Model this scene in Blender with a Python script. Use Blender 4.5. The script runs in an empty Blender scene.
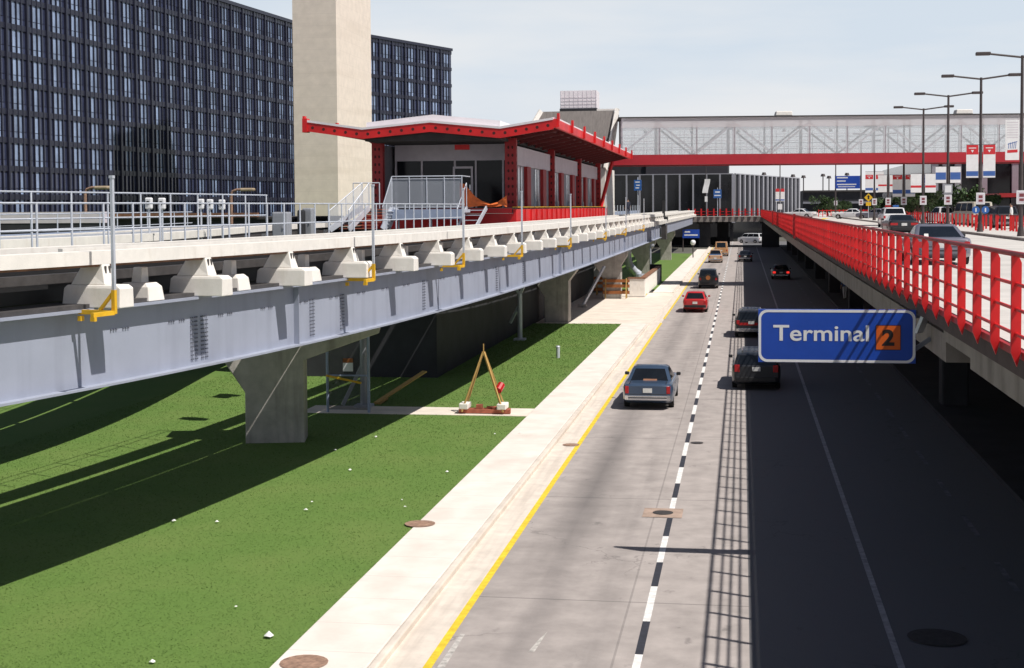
import bpy, bmesh, math, random
import numpy as np
from mathutils import Vector, Matrix
random.seed(7)
rng = np.random.default_rng(7)
R = math.radians
scene = bpy.context.scene
col = scene.collection

# ------------------------------------------------------------------ camera
F = 1422.0; H = 7.2
cam_d = bpy.data.cameras.new("camera"); cam = bpy.data.objects.new("camera", cam_d); col.objects.link(cam)
cam_d.sensor_width = 36; cam_d.lens = F * 36 / 1024; cam_d.shift_y = -0.0605
cam_d.clip_start = 0.1; cam_d.clip_end = 6000
CR = Matrix.Rotation(R(9.2), 3, 'Z') @ Matrix.Rotation(R(90 - 2.6), 3, 'X') @ Matrix.Rotation(R(-0.4), 3, 'Z')
cam.matrix_world = Matrix.Translation((0, 0, H)) @ CR.to_4x4()
scene.camera = cam
def ray(px, py): return CR @ Vector(((px - 512) / F, (334 - py) / F - 0.0605 * 1024 / F, -1))
def atY(px, py, Y):
    d = ray(px, py); t = Y / d.y; return Vector((d.x * t, Y, H + d.z * t))
def atZ(px, py, z):
    d = ray(px, py); t = (z - H) / d.z; return Vector((d.x * t, d.y * t, z))

# ------------------------------------------------------------------ light
SUN = Vector((1.0, -0.45, 1.72)).normalized()      # direction towards the sun
sd = bpy.data.lights.new("sun", 'SUN'); so = bpy.data.objects.new("sun", sd); col.objects.link(so)
sd.energy = 5.0; sd.angle = R(0.53); sd.color = (1.0, 0.955, 0.89)
so.rotation_euler = SUN.to_track_quat('Z', 'Y').to_euler()
elev = math.asin(SUN.z); azim = math.atan2(SUN.x, SUN.y)
w = bpy.data.worlds.new("World"); scene.world = w; w.use_nodes = True
nt = w.node_tree; nt.nodes.clear()
N = nt.nodes.new; L = nt.links.new
out = N('ShaderNodeOutputWorld'); bg = N('ShaderNodeBackground'); L(bg.outputs[0], out.inputs[0])
sky = N('ShaderNodeTexSky'); sky.sky_type = 'NISHITA'; sky.sun_disc = False
sky.sun_elevation = elev; sky.sun_rotation = azim; sky.air_density = 1.0; sky.dust_density = 1.4; sky.ozone_density = 1.2
tc = N('ShaderNodeTexCoord'); sep = N('ShaderNodeSeparateXYZ'); L(tc.outputs['Generated'], sep.inputs[0])
hz = N('ShaderNodeValToRGB'); L(sep.outputs['Z'], hz.inputs[0])      # white summer haze, thick at the horizon
cr = hz.color_ramp; cr.elements[0].position = 0.0; cr.elements[0].color = (.95,.95,.95,1)
cr.elements[1].position = 0.33; cr.elements[1].color = (0,0,0,1)
e = cr.elements.new(.14); e.color = (.92,.92,.92,1)
e = cr.elements.new(.21); e.color = (.25,.25,.25,1)
mp = N('ShaderNodeMapping'); mp.inputs['Scale'].default_value = (1.6, 1.6, 9); L(tc.outputs['Generated'], mp.inputs[0])
nz = N('ShaderNodeTexNoise'); nz.inputs['Scale'].default_value = 2.2; nz.inputs['Detail'].default_value = 6; L(mp.outputs[0], nz.inputs['Vector'])
rp = N('ShaderNodeValToRGB'); L(nz.outputs[0], rp.inputs[0])
rp.color_ramp.elements[0].position = .44; rp.color_ramp.elements[1].position = .72
rp.color_ramp.elements[0].color = (14.0, 15.7, 17.6, 1); rp.color_ramp.elements[1].color = (17.4, 17.7, 18.1, 1)
hb = N('ShaderNodeMixRGB'); hb.blend_type = 'MIX'                       # whiter still at the very horizon
hr = N('ShaderNodeValToRGB'); L(sep.outputs['Z'], hr.inputs[0])
hr.color_ramp.elements[0].position = .0; hr.color_ramp.elements[0].color = (1,1,1,1)
hr.color_ramp.elements[1].position = .09; hr.color_ramp.elements[1].color = (0,0,0,1)
L(hr.outputs[0], hb.inputs[0]); L(rp.outputs[0], hb.inputs[1]); hb.inputs[2].default_value = (17.9, 17.6, 17.6, 1)
mx = N('ShaderNodeMixRGB'); L(hz.outputs[0], mx.inputs[0]); L(sky.outputs[0], mx.inputs[1]); L(hb.outputs[0], mx.inputs[2])
L(mx.outputs[0], bg.inputs[0]); bg.inputs[1].default_value = 0.05
scene.view_settings.view_transform = 'Standard'; scene.view_settings.look = 'None'; scene.view_settings.exposure = 0
scene.cycles.max_bounces = 6; scene.cycles.diffuse_bounces = 3; scene.cycles.transparent_max_bounces = 12
scene.cycles.sample_clamp_indirect = 4

# ------------------------------------------------------------------ materials
M = {}
def mat(name, c, rough=.6, var=.12, scale=3.0, bump=0.0, bscale=40, metal=0, spec=.5, coat=0, island=0, stretch=None, dirt=None):
    m = bpy.data.materials.new(name); m.use_nodes = True; t = m.node_tree; b = t.nodes['Principled BSDF']
    b.inputs['Roughness'].default_value = rough; b.inputs['Metallic'].default_value = metal
    b.inputs['Specular IOR Level'].default_value = spec; b.inputs['Coat Weight'].default_value = coat
    co = t.nodes.new('ShaderNodeTexCoord'); src = co.outputs['Object']
    if stretch:
        mp = t.nodes.new('ShaderNodeMapping'); mp.inputs['Scale'].default_value = stretch; t.links.new(src, mp.inputs[0]); src = mp.outputs[0]
    n = t.nodes.new('ShaderNodeTexNoise'); n.inputs['Scale'].default_value = scale; n.inputs['Detail'].default_value = 7; n.inputs['Roughness'].default_value = .62
    t.links.new(src, n.inputs['Vector'])
    r = t.nodes.new('ShaderNodeValToRGB'); t.links.new(n.outputs[0], r.inputs[0])
    r.color_ramp.elements[0].position = .3; r.color_ramp.elements[1].position = .7
    d = dirt if dirt else tuple(x * (1 - var * 1.6) for x in c)
    r.color_ramp.elements[0].color = (*d, 1); r.color_ramp.elements[1].color = (*[min(1, x * (1 + var)) for x in c], 1)
    o = r.outputs[0]
    if island:
        g = t.nodes.new('ShaderNodeNewGeometry'); mr = t.nodes.new('ShaderNodeMapRange')
        mr.inputs[3].default_value = 1 - island; mr.inputs[4].default_value = 1 + island
        t.links.new(g.outputs['Random Per Island'], mr.inputs[0])
        hs = t.nodes.new('ShaderNodeHueSaturation'); t.links.new(o, hs.inputs['Color']); t.links.new(mr.outputs[0], hs.inputs['Value']); o = hs.outputs[0]
    t.links.new(o, b.inputs['Base Color'])
    if bump:
        n2 = t.nodes.new('ShaderNodeTexNoise'); n2.inputs['Scale'].default_value = bscale; n2.inputs['Detail'].default_value = 4; t.links.new(co.outputs['Object'], n2.inputs['Vector'])
        bp = t.nodes.new('ShaderNodeBump'); bp.inputs['Strength'].default_value = bump; bp.inputs['Distance'].default_value = .02
        t.links.new(n2.outputs[0], bp.inputs['Height']); t.links.new(bp.outputs[0], b.inputs['Normal'])
    M[name] = m; return m

def multiply(m, fac_fn, c):
    """insert a mix between current base colour and colour c driven by a node socket"""
    t = m.node_tree; b = t.nodes['Principled BSDF']; l = b.inputs['Base Color'].links[0]; o = l.from_socket
    x = t.nodes.new('ShaderNodeMixRGB'); x.inputs[2].default_value = (*c, 1)
    t.links.new(o, x.inputs[1]); t.links.new(fac_fn(t), x.inputs[0]); t.links.new(x.outputs[0], b.inputs['Base Color'])
def mth(t, op, a, b=None, clamp=False):
    n = t.nodes.new('ShaderNodeMath'); n.operation = op; n.use_clamp = clamp
    for i, v in enumerate((a, b)):
        if v is None: continue
        if isinstance(v, (int, float)): n.inputs[i].default_value = v
        else: t.links.new(v, n.inputs[i])
    return n.outputs[0]
def axis(t, k):
    co = t.nodes.new('ShaderNodeTexCoord'); s = t.nodes.new('ShaderNodeSeparateXYZ'); t.links.new(co.outputs['Object'], s.inputs[0]); return s.outputs[k]
def noise(t, scale, stretch=(1,1,1), lo=.4, hi=.6):
    co = t.nodes.new('ShaderNodeTexCoord'); mp = t.nodes.new('ShaderNodeMapping'); mp.inputs['Scale'].default_value = stretch; t.links.new(co.outputs['Object'], mp.inputs[0])
    n = t.nodes.new('ShaderNodeTexNoise'); n.inputs['Scale'].default_value = scale; n.inputs['Detail'].default_value = 6; t.links.new(mp.outputs[0], n.inputs['Vector'])
    r = t.nodes.new('ShaderNodeMapRange'); r.inputs[1].default_value = lo; r.inputs[2].default_value = hi; t.links.new(n.outputs[0], r.inputs[0]); return r.outputs[0]
def joint(t, k, period, width, off=0):
    a = mth(t, 'ADD', axis(t, k), off + 1000 * period); a = mth(t, 'MODULO', a, period); return mth(t, 'LESS_THAN', a, width)
def crack(t, scale, width):
    co = t.nodes.new('ShaderNodeTexCoord'); n = t.nodes.new('ShaderNodeTexNoise'); n.inputs['Scale'].default_value = 1.3; n.inputs['Detail'].default_value = 6
    t.links.new(co.outputs['Object'], n.inputs['Vector']); mx = t.nodes.new('ShaderNodeMixRGB'); mx.inputs[0].default_value = .35
    t.links.new(co.outputs['Object'], mx.inputs[1]); sc_ = t.nodes.new('ShaderNodeVectorMath'); sc_.operation = 'MULTIPLY_ADD'; sc_.inputs[1].default_value = (2.2,2.2,0)
    t.links.new(n.outputs['Color'], sc_.inputs[0]); t.links.new(co.outputs['Object'], sc_.inputs[2])
    v = t.nodes.new('ShaderNodeTexVoronoi'); v.feature = 'DISTANCE_TO_EDGE'; v.inputs['Scale'].default_value = scale; t.links.new(sc_.outputs[0], v.inputs['Vector'])
    return mth(t, 'LESS_THAN', v.outputs['Distance'], width)
def bell(t, k, c, wd):
    a = mth(t, 'SUBTRACT', axis(t, k), c); a = mth(t, 'ABSOLUTE', a); a = mth(t, 'DIVIDE', a, wd); return mth(t, 'SUBTRACT', 1, a, True)

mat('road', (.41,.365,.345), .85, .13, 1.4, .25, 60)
multiply(M['road'], lambda t: mth(t,'MULTIPLY', mth(t,'MULTIPLY', bell(t,0,-3.75,.75), noise(t,.5,(1.2,.09,1),.30,.60)), .58), (.075,.07,.072))
multiply(M['road'], lambda t: mth(t,'MULTIPLY', mth(t,'MULTIPLY', bell(t,0,-2.5,.5), noise(t,.6,(2,.13,1),.42,.68)), .45), (.09,.085,.085))
multiply(M['road'], lambda t: mth(t,'MULTIPLY', noise(t,.5,(1.4,.10,1),.48,.75), .30), (.12,.11,.105))
multiply(M['road'], lambda t: mth(t,'MULTIPLY', joint(t,1,9.2,.05,2.0), .45), (.06,.06,.06))
multiply(M['road'], lambda t: mth(t,'MULTIPLY', mth(t,'LESS_THAN', mth(t,'ABSOLUTE', mth(t,'ADD', axis(t,0), 2.02)), .02), .30), (.06,.06,.06))
multiply(M['road'], lambda t: mth(t,'GREATER_THAN', axis(t,0), .12), (.15,.146,.152))  # lanes below the deck coloured darker to deepen the deck's shade
multiply(M['road'], lambda t: mth(t,'MULTIPLY', mth(t,'MULTIPLY', crack(t,.16,.0035), noise(t,.12,(1,1,1),.48,.6)), .5), (.08,.075,.075))
multiply(M['road'], lambda t: mth(t,'MULTIPLY', noise(t,2.6,(1,.5,1),.66,.74), .45), (.10,.09,.09))
mat('sidewalk', (.80,.74,.68), .85, .04, 1.1, .15, 50, dirt=(.70,.63,.57))
multiply(M['sidewalk'], lambda t: mth(t,'MULTIPLY', joint(t,1,1.55,.025), .28), (.2,.18,.16))
multiply(M['sidewalk'], lambda t: mth(t,'MULTIPLY', noise(t,.8,(1,.5,1),.5,.75), .5), (.55,.48,.42))
mat('gutter', (.72,.64,.56), .85, .10, 2.2, .15, 50)
multiply(M['gutter'], lambda t: mth(t,'MULTIPLY', noise(t,1.1,(5,.25,1),.45,.65), .5), (.50,.43,.37))
mat('joint_dark', (.12,.10,.09), .9)
mat('paving', (.76,.68,.59), .85, .10, .9, .15, 50)
multiply(M['paving'], lambda t: mth(t,'MULTIPLY', noise(t,.5,(.6,2,1),.52,.72), .5), (.52,.42,.34))
mat('yellow_paint', (.80,.58,.04), .7, .18, 5)
mat('faded_paint', (.42,.41,.42), .7, .3, 5)
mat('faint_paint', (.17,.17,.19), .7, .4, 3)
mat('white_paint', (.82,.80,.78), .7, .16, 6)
mat('faded_road_paint', (.52,.49,.46), .8, .3, 9)
mat('black_paint', (.035,.037,.05), .7, .2, 6)
mat('lawn', (.105,.188,.032), .95, .10, 26, .12, 90, dirt=(.088,.160,.027))
multiply(M['lawn'], lambda t: mth(t,'MULTIPLY', noise(t,.45,(1,1,1),.40,.68), .6), (.140,.200,.045))
mat('blade', (.110,.198,.034), .8, .15, 2, island=.22)
mat('ground', (.11,.105,.09), .95, .2, .1)
mat('concrete', (.46,.43,.40), .9, .16, 1.6, .3, 30)
multiply(M['concrete'], lambda t: mth(t,'MULTIPLY', noise(t,1.2,(3,3,.25),.5,.7), .5), (.17,.155,.14))
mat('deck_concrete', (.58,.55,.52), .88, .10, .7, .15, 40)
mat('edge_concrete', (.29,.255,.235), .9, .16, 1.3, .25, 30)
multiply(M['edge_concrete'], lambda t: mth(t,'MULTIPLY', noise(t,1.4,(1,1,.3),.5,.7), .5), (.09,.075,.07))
mat('dark_edge', (.085,.06,.06), .9, .2, 2)
mat('white_concrete', (.84,.80,.75), .8, .06, 2.5, .15, 40)
multiply(M['white_concrete'], lambda t: mth(t,'MULTIPLY', noise(t,2.5,(2,2,.5),.55,.8), .4), (.60,.53,.45))
mat('girder', (.35,.378,.465), .5, .05, .8, .05, 30)
multiply(M['girder'], lambda t: mth(t,'MULTIPLY', noise(t,1.5,(1.5,1.5,.15),.5,.75), .38), (.22,.235,.30))
mat('stain', (.42,.31,.25), .9, .2, 3)
mat('girder_dark', (.16,.17,.21), .6, .1)
mat('rust', (.25,.12,.07), .9, .25, 5)
mat('dark_rail', (.07,.065,.065), .6, .2)
mat('galv', (.60,.63,.70), .45, .08, 3, metal=.25)
mat('blue_grey', (.33,.39,.52), .5, .08)
mat('grey_box', (.30,.31,.34), .5, .08)
mat('bracket_yellow', (.80,.46,.02), .5, .12)
mat('tower_stone', (.83,.72,.63), .9, .06, 1.0, .2, 20)
multiply(M['tower_stone'], lambda t: mth(t,'MULTIPLY', joint(t,2,1.3,.05), .14), (.45,.37,.31))
multiply(M['tower_stone'], lambda t: mth(t,'MULTIPLY', noise(t,.25,(.2,.2,3),.5,.7), .3), (.60,.50,.41))
mat('hotel_frame', (.020,.021,.040), .35, .15, 1)
mat('hotel_glass', (.21,.27,.41), .16, .25, .35, spec=.6, island=.55)
mat('hotel_glass_dark', (.035,.042,.085), .12, .2, .4, spec=.6, island=.4)
mat('red', (.66,.012,.014), .45, .16, .7)
mat('red_deep', (.36,.014,.018), .5, .12, 3)
mat('red_beam', (.42,.016,.028), .45, .06, 1)
mat('rafter_red', (.13,.012,.014), .6)  # red lowered to paint in the shade under the station roof
mat('hole', (.07,.010,.010), .8)
mat('roof_white', (.82,.77,.80), .5, .05, 1)
mat('lavender', (.70,.63,.68), .6, .06, 2)
mat('grey_wall', (.28,.28,.32), .6, .08, 2)
mat('station_glass', (.012,.013,.018), .12, .2, 1, spec=.2)
mat('pale_glass', (.50,.55,.62), .15, .1, 1)
mat('dark_void', (.012,.012,.014), .9, .2)
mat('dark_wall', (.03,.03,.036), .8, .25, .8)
mat('dark_soffit', (.05,.045,.045), .9, .2, 2)
mat('tarp', (.78,.16,.03), .6, .15, 3)
mat('wood', (.50,.31,.10), .7, .15, 4, stretch=(8,8,1))
mat('wood_red', (.40,.12,.07), .8, .2, 4)
mat('orange_board', (.34,.115,.03), .6, .15, 4)  # orange darkened so the barricade boards look shaded
mat('term_glass', (.010,.011,.015), .1, .3, .2, spec=.4)
mat('mullion', (.34,.34,.38), .5, .05)
mat('slope_roof', (.17,.15,.14), .7, .16, 1.5, stretch=(6,1,1))
mat('truss', (.50,.44,.47), .5, .06)
mat('pole', (.07,.055,.055), .5, .15, 4)
mat('sign_blue', (.012,.070,.44), .35, .06, 2)
mat('sign_blue_light', (.03,.13,.42), .4, .06, 2)
mat('sign_white', (.80,.80,.82), .4, .03)
mat('sign_orange', (.70,.125,.015), .4, .05)
mat('sign_black', (.02,.015,.015), .4)
mat('sign_yellow', (.80,.48,.02), .4)
mat('banner_white', (.88,.87,.87), .7, .05)
mat('banner_red', (.66,.03,.04), .7, .05)
mat('banner_blue', (.06,.14,.42), .7, .05)
mat('tyre', (.018,.018,.018), .85)
mat('rim', (.42,.42,.44), .3, .1, metal=.7)
mat('car_glass', (.010,.012,.015), .05, .2, 2, spec=.7)
mat('chrome', (.62,.62,.64), .18, .06, metal=.85)
mat('lamp_red', (.45,.012,.015), .25)
mat('lamp_amber', (.8,.25,.03), .25)
mat('lamp_white', (.75,.75,.75), .15)
mat('plate', (.7,.7,.68), .5)
mat('black_plastic', (.022,.022,.024), .5)
mat('skin', (.50,.30,.21), .6); mat('hair', (.03,.02,.015), .7)
mat('cloth_blue', (.07,.13,.30), .9); mat('cloth_dark', (.03,.035,.06), .9); mat('cloth_white', (.7,.7,.7), .9)
mat('bark', (.09,.065,.05), .9, .2, 6)
mat('leaf', (.045,.085,.025), .7, .3, 1.5, island=.5)
mat('paper', (.8,.8,.78), .8); mat('iron', (.34,.21,.15), .8, .3, 8)
mat('iron_dark', (.05,.045,.045), .8, .3, 8)
for n, c in dict(blue=(.040,.066,.115), red_car=(.50,.018,.02), dark=(.022,.024,.03), maroon=(.05,.012,.014), tan=(.52,.34,.21),
                 silver=(.16,.16,.20), white=(.74,.74,.76), beige=(.5,.46,.38), grey=(.16,.17,.2), lightblue=(.12,.22,.42), orange_tan=(.52,.28,.13)).items():
    mat('paint_' + n, c, .32, .05, 1, coat=.15 if max(c) < .1 else .5)
# brake lamp that is lit in the photograph
m = mat('lamp_lit', (.6,.02,.02), .3); b = m.node_tree.nodes['Principled BSDF']; b.inputs['Emission Color'].default_value = (1,.04,.03,1); b.inputs['Emission Strength'].default_value = .9
# pale see-through glazing
def veil(name, c, k):
    m = bpy.data.materials.new(name); m.use_nodes = True; t = m.node_tree; b = t.nodes['Principled BSDF']
    n = t.nodes.new('ShaderNodeTexNoise'); n.inputs['Scale'].default_value = .8; n.inputs['Detail'].default_value = 3
    r = t.nodes.new('ShaderNodeValToRGB'); r.color_ramp.elements[0].color = (*[x*.9 for x in c],1); r.color_ramp.elements[1].color = (*c,1)
    t.links.new(n.outputs[0], r.inputs[0]); t.links.new(r.outputs[0], b.inputs['Base Color']); b.inputs['Roughness'].default_value = .2
    tr = t.nodes.new('ShaderNodeBsdfTransparent'); x = t.nodes.new('ShaderNodeMixShader'); x.inputs[0].default_value = k
    t.links.new(tr.outputs[0], x.inputs[1]); t.links.new(b.outputs[0], x.inputs[2])
    t.links.new(x.outputs[0], t.nodes['Material Output'].inputs[0]); M[name] = m
veil('bridge_glass', (.90,.95,.99), .27); veil('mesh_screen', (.62,.66,.74), .42); veil('frosted', (.85,.80,.82), .42)

# ------------------------------------------------------------------ mesh builder
class MB:
    def __init__(s): s.v = []; s.f = []; s.m = []
    def add(s, vs, fs, mi=0):
        o = len(s.v); s.v += [tuple(p) for p in vs]
        for f in fs: s.f.append(tuple(i + o for i in f)); s.m.append(mi)
        return s
    def box(s, x0, x1, y0, y1, z0, z1, mi=0):
        vs = [(x,y,z) for z in (z0,z1) for y in (y0,y1) for x in (x0,x1)]
        return s.add(vs, [(0,2,3,1),(4,5,7,6),(0,1,5,4),(2,6,7,3),(0,4,6,2),(1,3,7,5)], mi)
    def obox(s, c, ax, ay, az, mi=0):
        """oriented box: centre and three half-axis vectors"""
        c = Vector(c); vs = [c + ax*i + ay*j + az*k for k in (-1,1) for j in (-1,1) for i in (-1,1)]
        return s.add(vs, [(0,2,3,1),(4,5,7,6),(0,1,5,4),(2,6,7,3),(0,4,6,2),(1,3,7,5)], mi)
    def bar(s, a, b, wd, h, mi=0, up=Vector((0,0,1))):
        a = Vector(a); b = Vector(b); d = b - a; l = d.length; d.normalize()
        sd = d.cross(up)
        if sd.length < 1e-4: sd = d.cross(Vector((0,1,0)))
        sd.normalize(); u = sd.cross(d)
        return s.obox((a + b) / 2, d * l / 2, sd * wd / 2, u * h / 2, mi)
    def tube(s, a, b, r, n=8, mi=0, r2=None, cap=True):
        a = Vector(a); b = Vector(b); d = (b - a).normalized(); q = d.to_track_quat('Z', 'Y'); r2 = r if r2 is None else r2
        vs = []
        for p, rr in ((a, r), (b, r2)):
            for i in range(n):
                t = 2 * math.pi * i / n; vs.append(p + q @ Vector((rr*math.cos(t), rr*math.sin(t), 0)))
        fs = [(i, (i+1) % n, n + (i+1) % n, n + i) for i in range(n)]
        if cap: fs += [tuple(range(n))[::-1], tuple(range(n, 2*n))]
        return s.add(vs, fs, mi)
    def poly(s, pts, mi=0): return s.add(pts, [tuple(range(len(pts)))], mi)
    def prism(s, pts2, z0, z1, mi=0):
        n = len(pts2); vs = [(x,y,z0) for x,y in pts2] + [(x,y,z1) for x,y in pts2]
        return s.add(vs, [tuple(range(n))[::-1], tuple(range(n,2*n))] + [(i,(i+1)%n,n+(i+1)%n,n+i) for i in range(n)], mi)
    def xprism(s, pts, y0, y1, mi=0):           # polygon in XZ, extruded along Y
        n = len(pts); vs = [(x,y0,z) for x,z in pts] + [(x,y1,z) for x,z in pts]
        return s.add(vs, [tuple(range(n)), tuple(range(n,2*n))[::-1]] + [(i,n+i,n+(i+1)%n,(i+1)%n) for i in range(n)], mi)
    def loft(s, rings, mi=0, cap=True, closed=True):
        n = len(rings[0]); vs = [p for r in rings for p in r]; fs = []
        for k in range(len(rings) - 1):
            for i in range(n if closed else n - 1):
                j = (i + 1) % n; fs.append((k*n+i, k*n+j, (k+1)*n+j, (k+1)*n+i))
        if cap: fs += [tuple(range(n))[::-1], tuple(range((len(rings)-1)*n, len(rings)*n))]
        return s.add(vs, fs, mi)
    def build(s, name, mats, parent=None, smooth=None, bevel=0, loc=None, kind=None):
        me = bpy.data.meshes.new(name); me.from_pydata(s.v, [], s.f)
        if isinstance(mats, str): mats = [mats]
        for k in mats: me.materials.append(M[k])
        me.polygons.foreach_set('material_index', s.m)
        b = bmesh.new(); b.from_mesh(me); bmesh.ops.recalc_face_normals(b, faces=b.faces); b.to_mesh(me); b.free()
        if smooth is not None:
            me.polygons.foreach_set('use_smooth', [True] * len(me.polygons)); me.set_sharp_from_angle(angle=R(smooth))
        me.update()
        o = bpy.data.objects.new(name, me); col.objects.link(o)
        if parent: o.parent = parent
        if loc: o.location = loc
        if kind: o['kind'] = kind
        if bevel:
            bv = o.modifiers.new('bevel', 'BEVEL'); bv.width = bevel; bv.segments = 2; bv.limit_method = 'ANGLE'; bv.angle_limit = R(40)
        return o
def tag(o, label, cat, group=None):
    o['label'] = label; o['category'] = cat
    if group: o['group'] = group
    return o
def thing(name, label, cat, loc=(0,0,0), rz=0, group=None):
    o = bpy.data.objects.new(name, None); col.objects.link(o); o.location = loc; o.rotation_euler = (0,0,rz)
    o.empty_display_size = .3; return tag(o, label, cat, group)
def copy_tree(o, parent=None):
    c = o.copy(); col.objects.link(c)
    if parent: c.parent = parent
    for ch in list(o.children): copy_tree(ch, c)
    return c
def text_mesh(body, size, bold=0.0):
    cu = bpy.data.curves.new('lettering', 'FONT'); cu.body = body; cu.size = size; cu.offset = bold; cu.resolution_u = 4
    o = bpy.data.objects.new('lettering', cu); col.objects.link(o)
    dg = bpy.context.evaluated_depsgraph_get(); me = bpy.data.meshes.new_from_object(o.evaluated_get(dg))
    bpy.data.objects.remove(o); return me

# ------------------------------------------------------------------ the ground, road and pavements
mb = MB(); mb.poly([(-3000,-300,-.05),(3000,-300,-.05),(3000,5000,-.05),(-3000,5000,-.05)]); mb.build('ground', 'ground', kind='structure')
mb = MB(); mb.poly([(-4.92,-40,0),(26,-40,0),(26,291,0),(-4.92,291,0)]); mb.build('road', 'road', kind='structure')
mb = MB()
mb.box(-7.22,-5.73,-30,86,-.04,.12); mb.box(-7.3,-5.73,118,236,-.04,.12); mb.build('sidewalk', 'sidewalk', kind='structure', bevel=.02)
mb = MB(); mb.box(-5.715,-5.57,-30,86,-.04,.125); mb.box(-5.715,-5.57,118,300,-.04,.125); mb.build('kerb', 'gutter', kind='structure', bevel=.025)
mb = MB(); mb.box(-5.57,-4.92,-30,291,-.04,.006); mb.build('gutter', 'gutter', kind='structure')
mb = MB(); mb.box(-30,-5.572,86.003,117.997,-.04,.05); mb.build('driveway', 'paving', kind='structure')
mb = MB(); mb.box(-15.2,-7.22,47.5,49.3,-.04,.115); mb.build('footpath', 'paving', kind='structure')
mb = MB()
mb.poly([(-60,-20,.10),(-7.22,-20,.10),(-7.22,47.5,.10),(-60,47.5,.10)]); mb.poly([(-60,47.5,.10),(-15.2,47.5,.10),(-15.2,49.3,.10),(-60,49.3,.10)]); mb.poly([(-60,49.3,.10),(-7.22,49.3,.10),(-7.22,86,.10),(-60,86,.10)])
mb.poly([(-60,122,.10),(-7.3,122,.10),(-7.3,215,.10),(-60,240,.10)])
mb.build('lawn', 'lawn', kind='structure')
# individual blades on the lawn nearest the viewer
n = 190000
bx = rng.uniform(-22, -7.18, n); by = 20 + (rng.uniform(0, 1, n) ** 1.5) * 66
keep = ~((by > 47.45) & (by < 49.35) & (bx > -15.2)); bx, by = bx[keep], by[keep]; n = len(bx)
hgt = rng.uniform(.008, .022, n) * (1 + (by - 20) / 60); wid = rng.uniform(.005, .011, n) * (1 + (by - 20) / 40); an = rng.uniform(0, 6.28, n); le = rng.uniform(-.04, .04, (n, 2))
co = np.zeros((n, 3, 3)); co[:, :, 0] = bx[:, None]; co[:, :, 1] = by[:, None]; co[:, :, 2] = .10
co[:, 0, 0] -= np.cos(an) * wid; co[:, 0, 1] -= np.sin(an) * wid; co[:, 1, 0] += np.cos(an) * wid; co[:, 1, 1] += np.sin(an) * wid
co[:, 2, 0] += le[:, 0]; co[:, 2, 1] += le[:, 1]; co[:, 2, 2] += hgt
me = bpy.data.meshes.new('grass'); me.vertices.add(n * 3); me.vertices.foreach_set('co', co.reshape(-1))
me.loops.add(n * 3); me.loops.foreach_set('vertex_index', np.arange(n * 3)); me.polygons.add(n); me.polygons.foreach_set('loop_start', np.arange(0, n * 3, 3))
me.materials.append(M['blade']); me.update(calc_edges=True); me.validate()
g = bpy.data.objects.new('grass', me); col.objects.link(g); tag(g, 'short mown green grass covering the lawn under the guideway', 'grass'); g['kind'] = 'stuff'

# painted lines (each a thin sheet above the road)
mb = MB(); mb.poly([(-4.90,-20,.010),(-4.76,-20,.010),(-4.86,88,.010),(-5.0,88,.010)]); mb.poly([(-5.0,91,.010),(-4.86,91,.010),(-4.90,291,.010),(-5.04,291,.010)]); mb.build('yellow_line', 'yellow_paint', kind='structure')
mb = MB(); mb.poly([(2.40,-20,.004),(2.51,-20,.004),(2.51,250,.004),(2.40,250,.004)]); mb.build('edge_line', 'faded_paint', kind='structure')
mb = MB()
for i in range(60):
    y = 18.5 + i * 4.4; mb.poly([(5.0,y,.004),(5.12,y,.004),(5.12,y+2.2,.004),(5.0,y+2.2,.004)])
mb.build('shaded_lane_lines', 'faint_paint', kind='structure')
mb = MB()
for i in range(70):
    y = 21.2 + i * 4.15 - .9; x = -1.70 - min(.2, i*.004); mb.poly([(x,y,.004),(x+.13,y,.004),(x+.13,y+2.3,.004),(x,y+2.3,.004)])
mb.build('white_lane_lines', 'white_paint', kind='structure')
mb = MB()
for i in range(70):
    y = 21.2 + i * 4.15 + 1.4; x = -1.70 - min(.2, i*.004); mb.poly([(x,y,.004),(x+.13,y,.004),(x+.13,y+1.85,.004),(x,y+1.85,.004)])
mb.build('black_lane_lines', 'black_paint', kind='structure')
# small old marks on the road
mb = MB(); mb.poly([(-4.72,21.5,.004),(-4.60,21.5,.004),(-4.62,23.3,.004),(-4.70,23.3,.004)]); mb.poly([(-3.42,22.5,.004),(-3.32,22.5,.004),(-3.26,23.6,.004),(-3.34,23.2,.004)]); mb.build('worn_paint_mark', 'faded_road_paint', kind='structure')
def manhole(px, py, r, mt, label, z, patch=None):
    p = atZ(px, py, z); t = thing('manhole_cover', label, 'manhole cover', p, 0, 'manhole covers in the road and pavement')
    mb = MB(); mb.tube((0,0,0),(0,0,.012),r,20); mb.build('cover', mt, t)
    mb = MB()
    for i in range(20):
        a = i*math.pi/10; b = a + math.pi/10
        mb.poly([(r*math.cos(a),r*math.sin(a),.014),(r*1.15*math.cos(a),r*1.15*math.sin(a),.014),(r*1.15*math.cos(b),r*1.15*math.sin(b),.014),(r*math.cos(b),r*math.sin(b),.014)])
    mb.build('rim', mt, t)
    if patch:
        mb = MB(); mb.poly([(-patch,-.5,.006),(patch,-.5,.006),(patch,.5,.006),(-patch,.5,.006)]); mb.build('patch', 'stain', t)
manhole(304,663,.33,'iron','rusty round manhole cover in the near end of the sidewalk',.12)
manhole(420,524,.30,'iron','rusty manhole cover where the lawn meets the sidewalk',.12)
manhole(663,513,.21,'iron_dark','dark manhole cover with rusty surround left of the dashed line',.004,.46)
manhole(937,638,.42,'iron_dark','dark manhole cover in the shaded road at the lower right',.004)
manhole(571,445,.22,'iron','small rusty drain cover touching the yellow line',.008)
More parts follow.
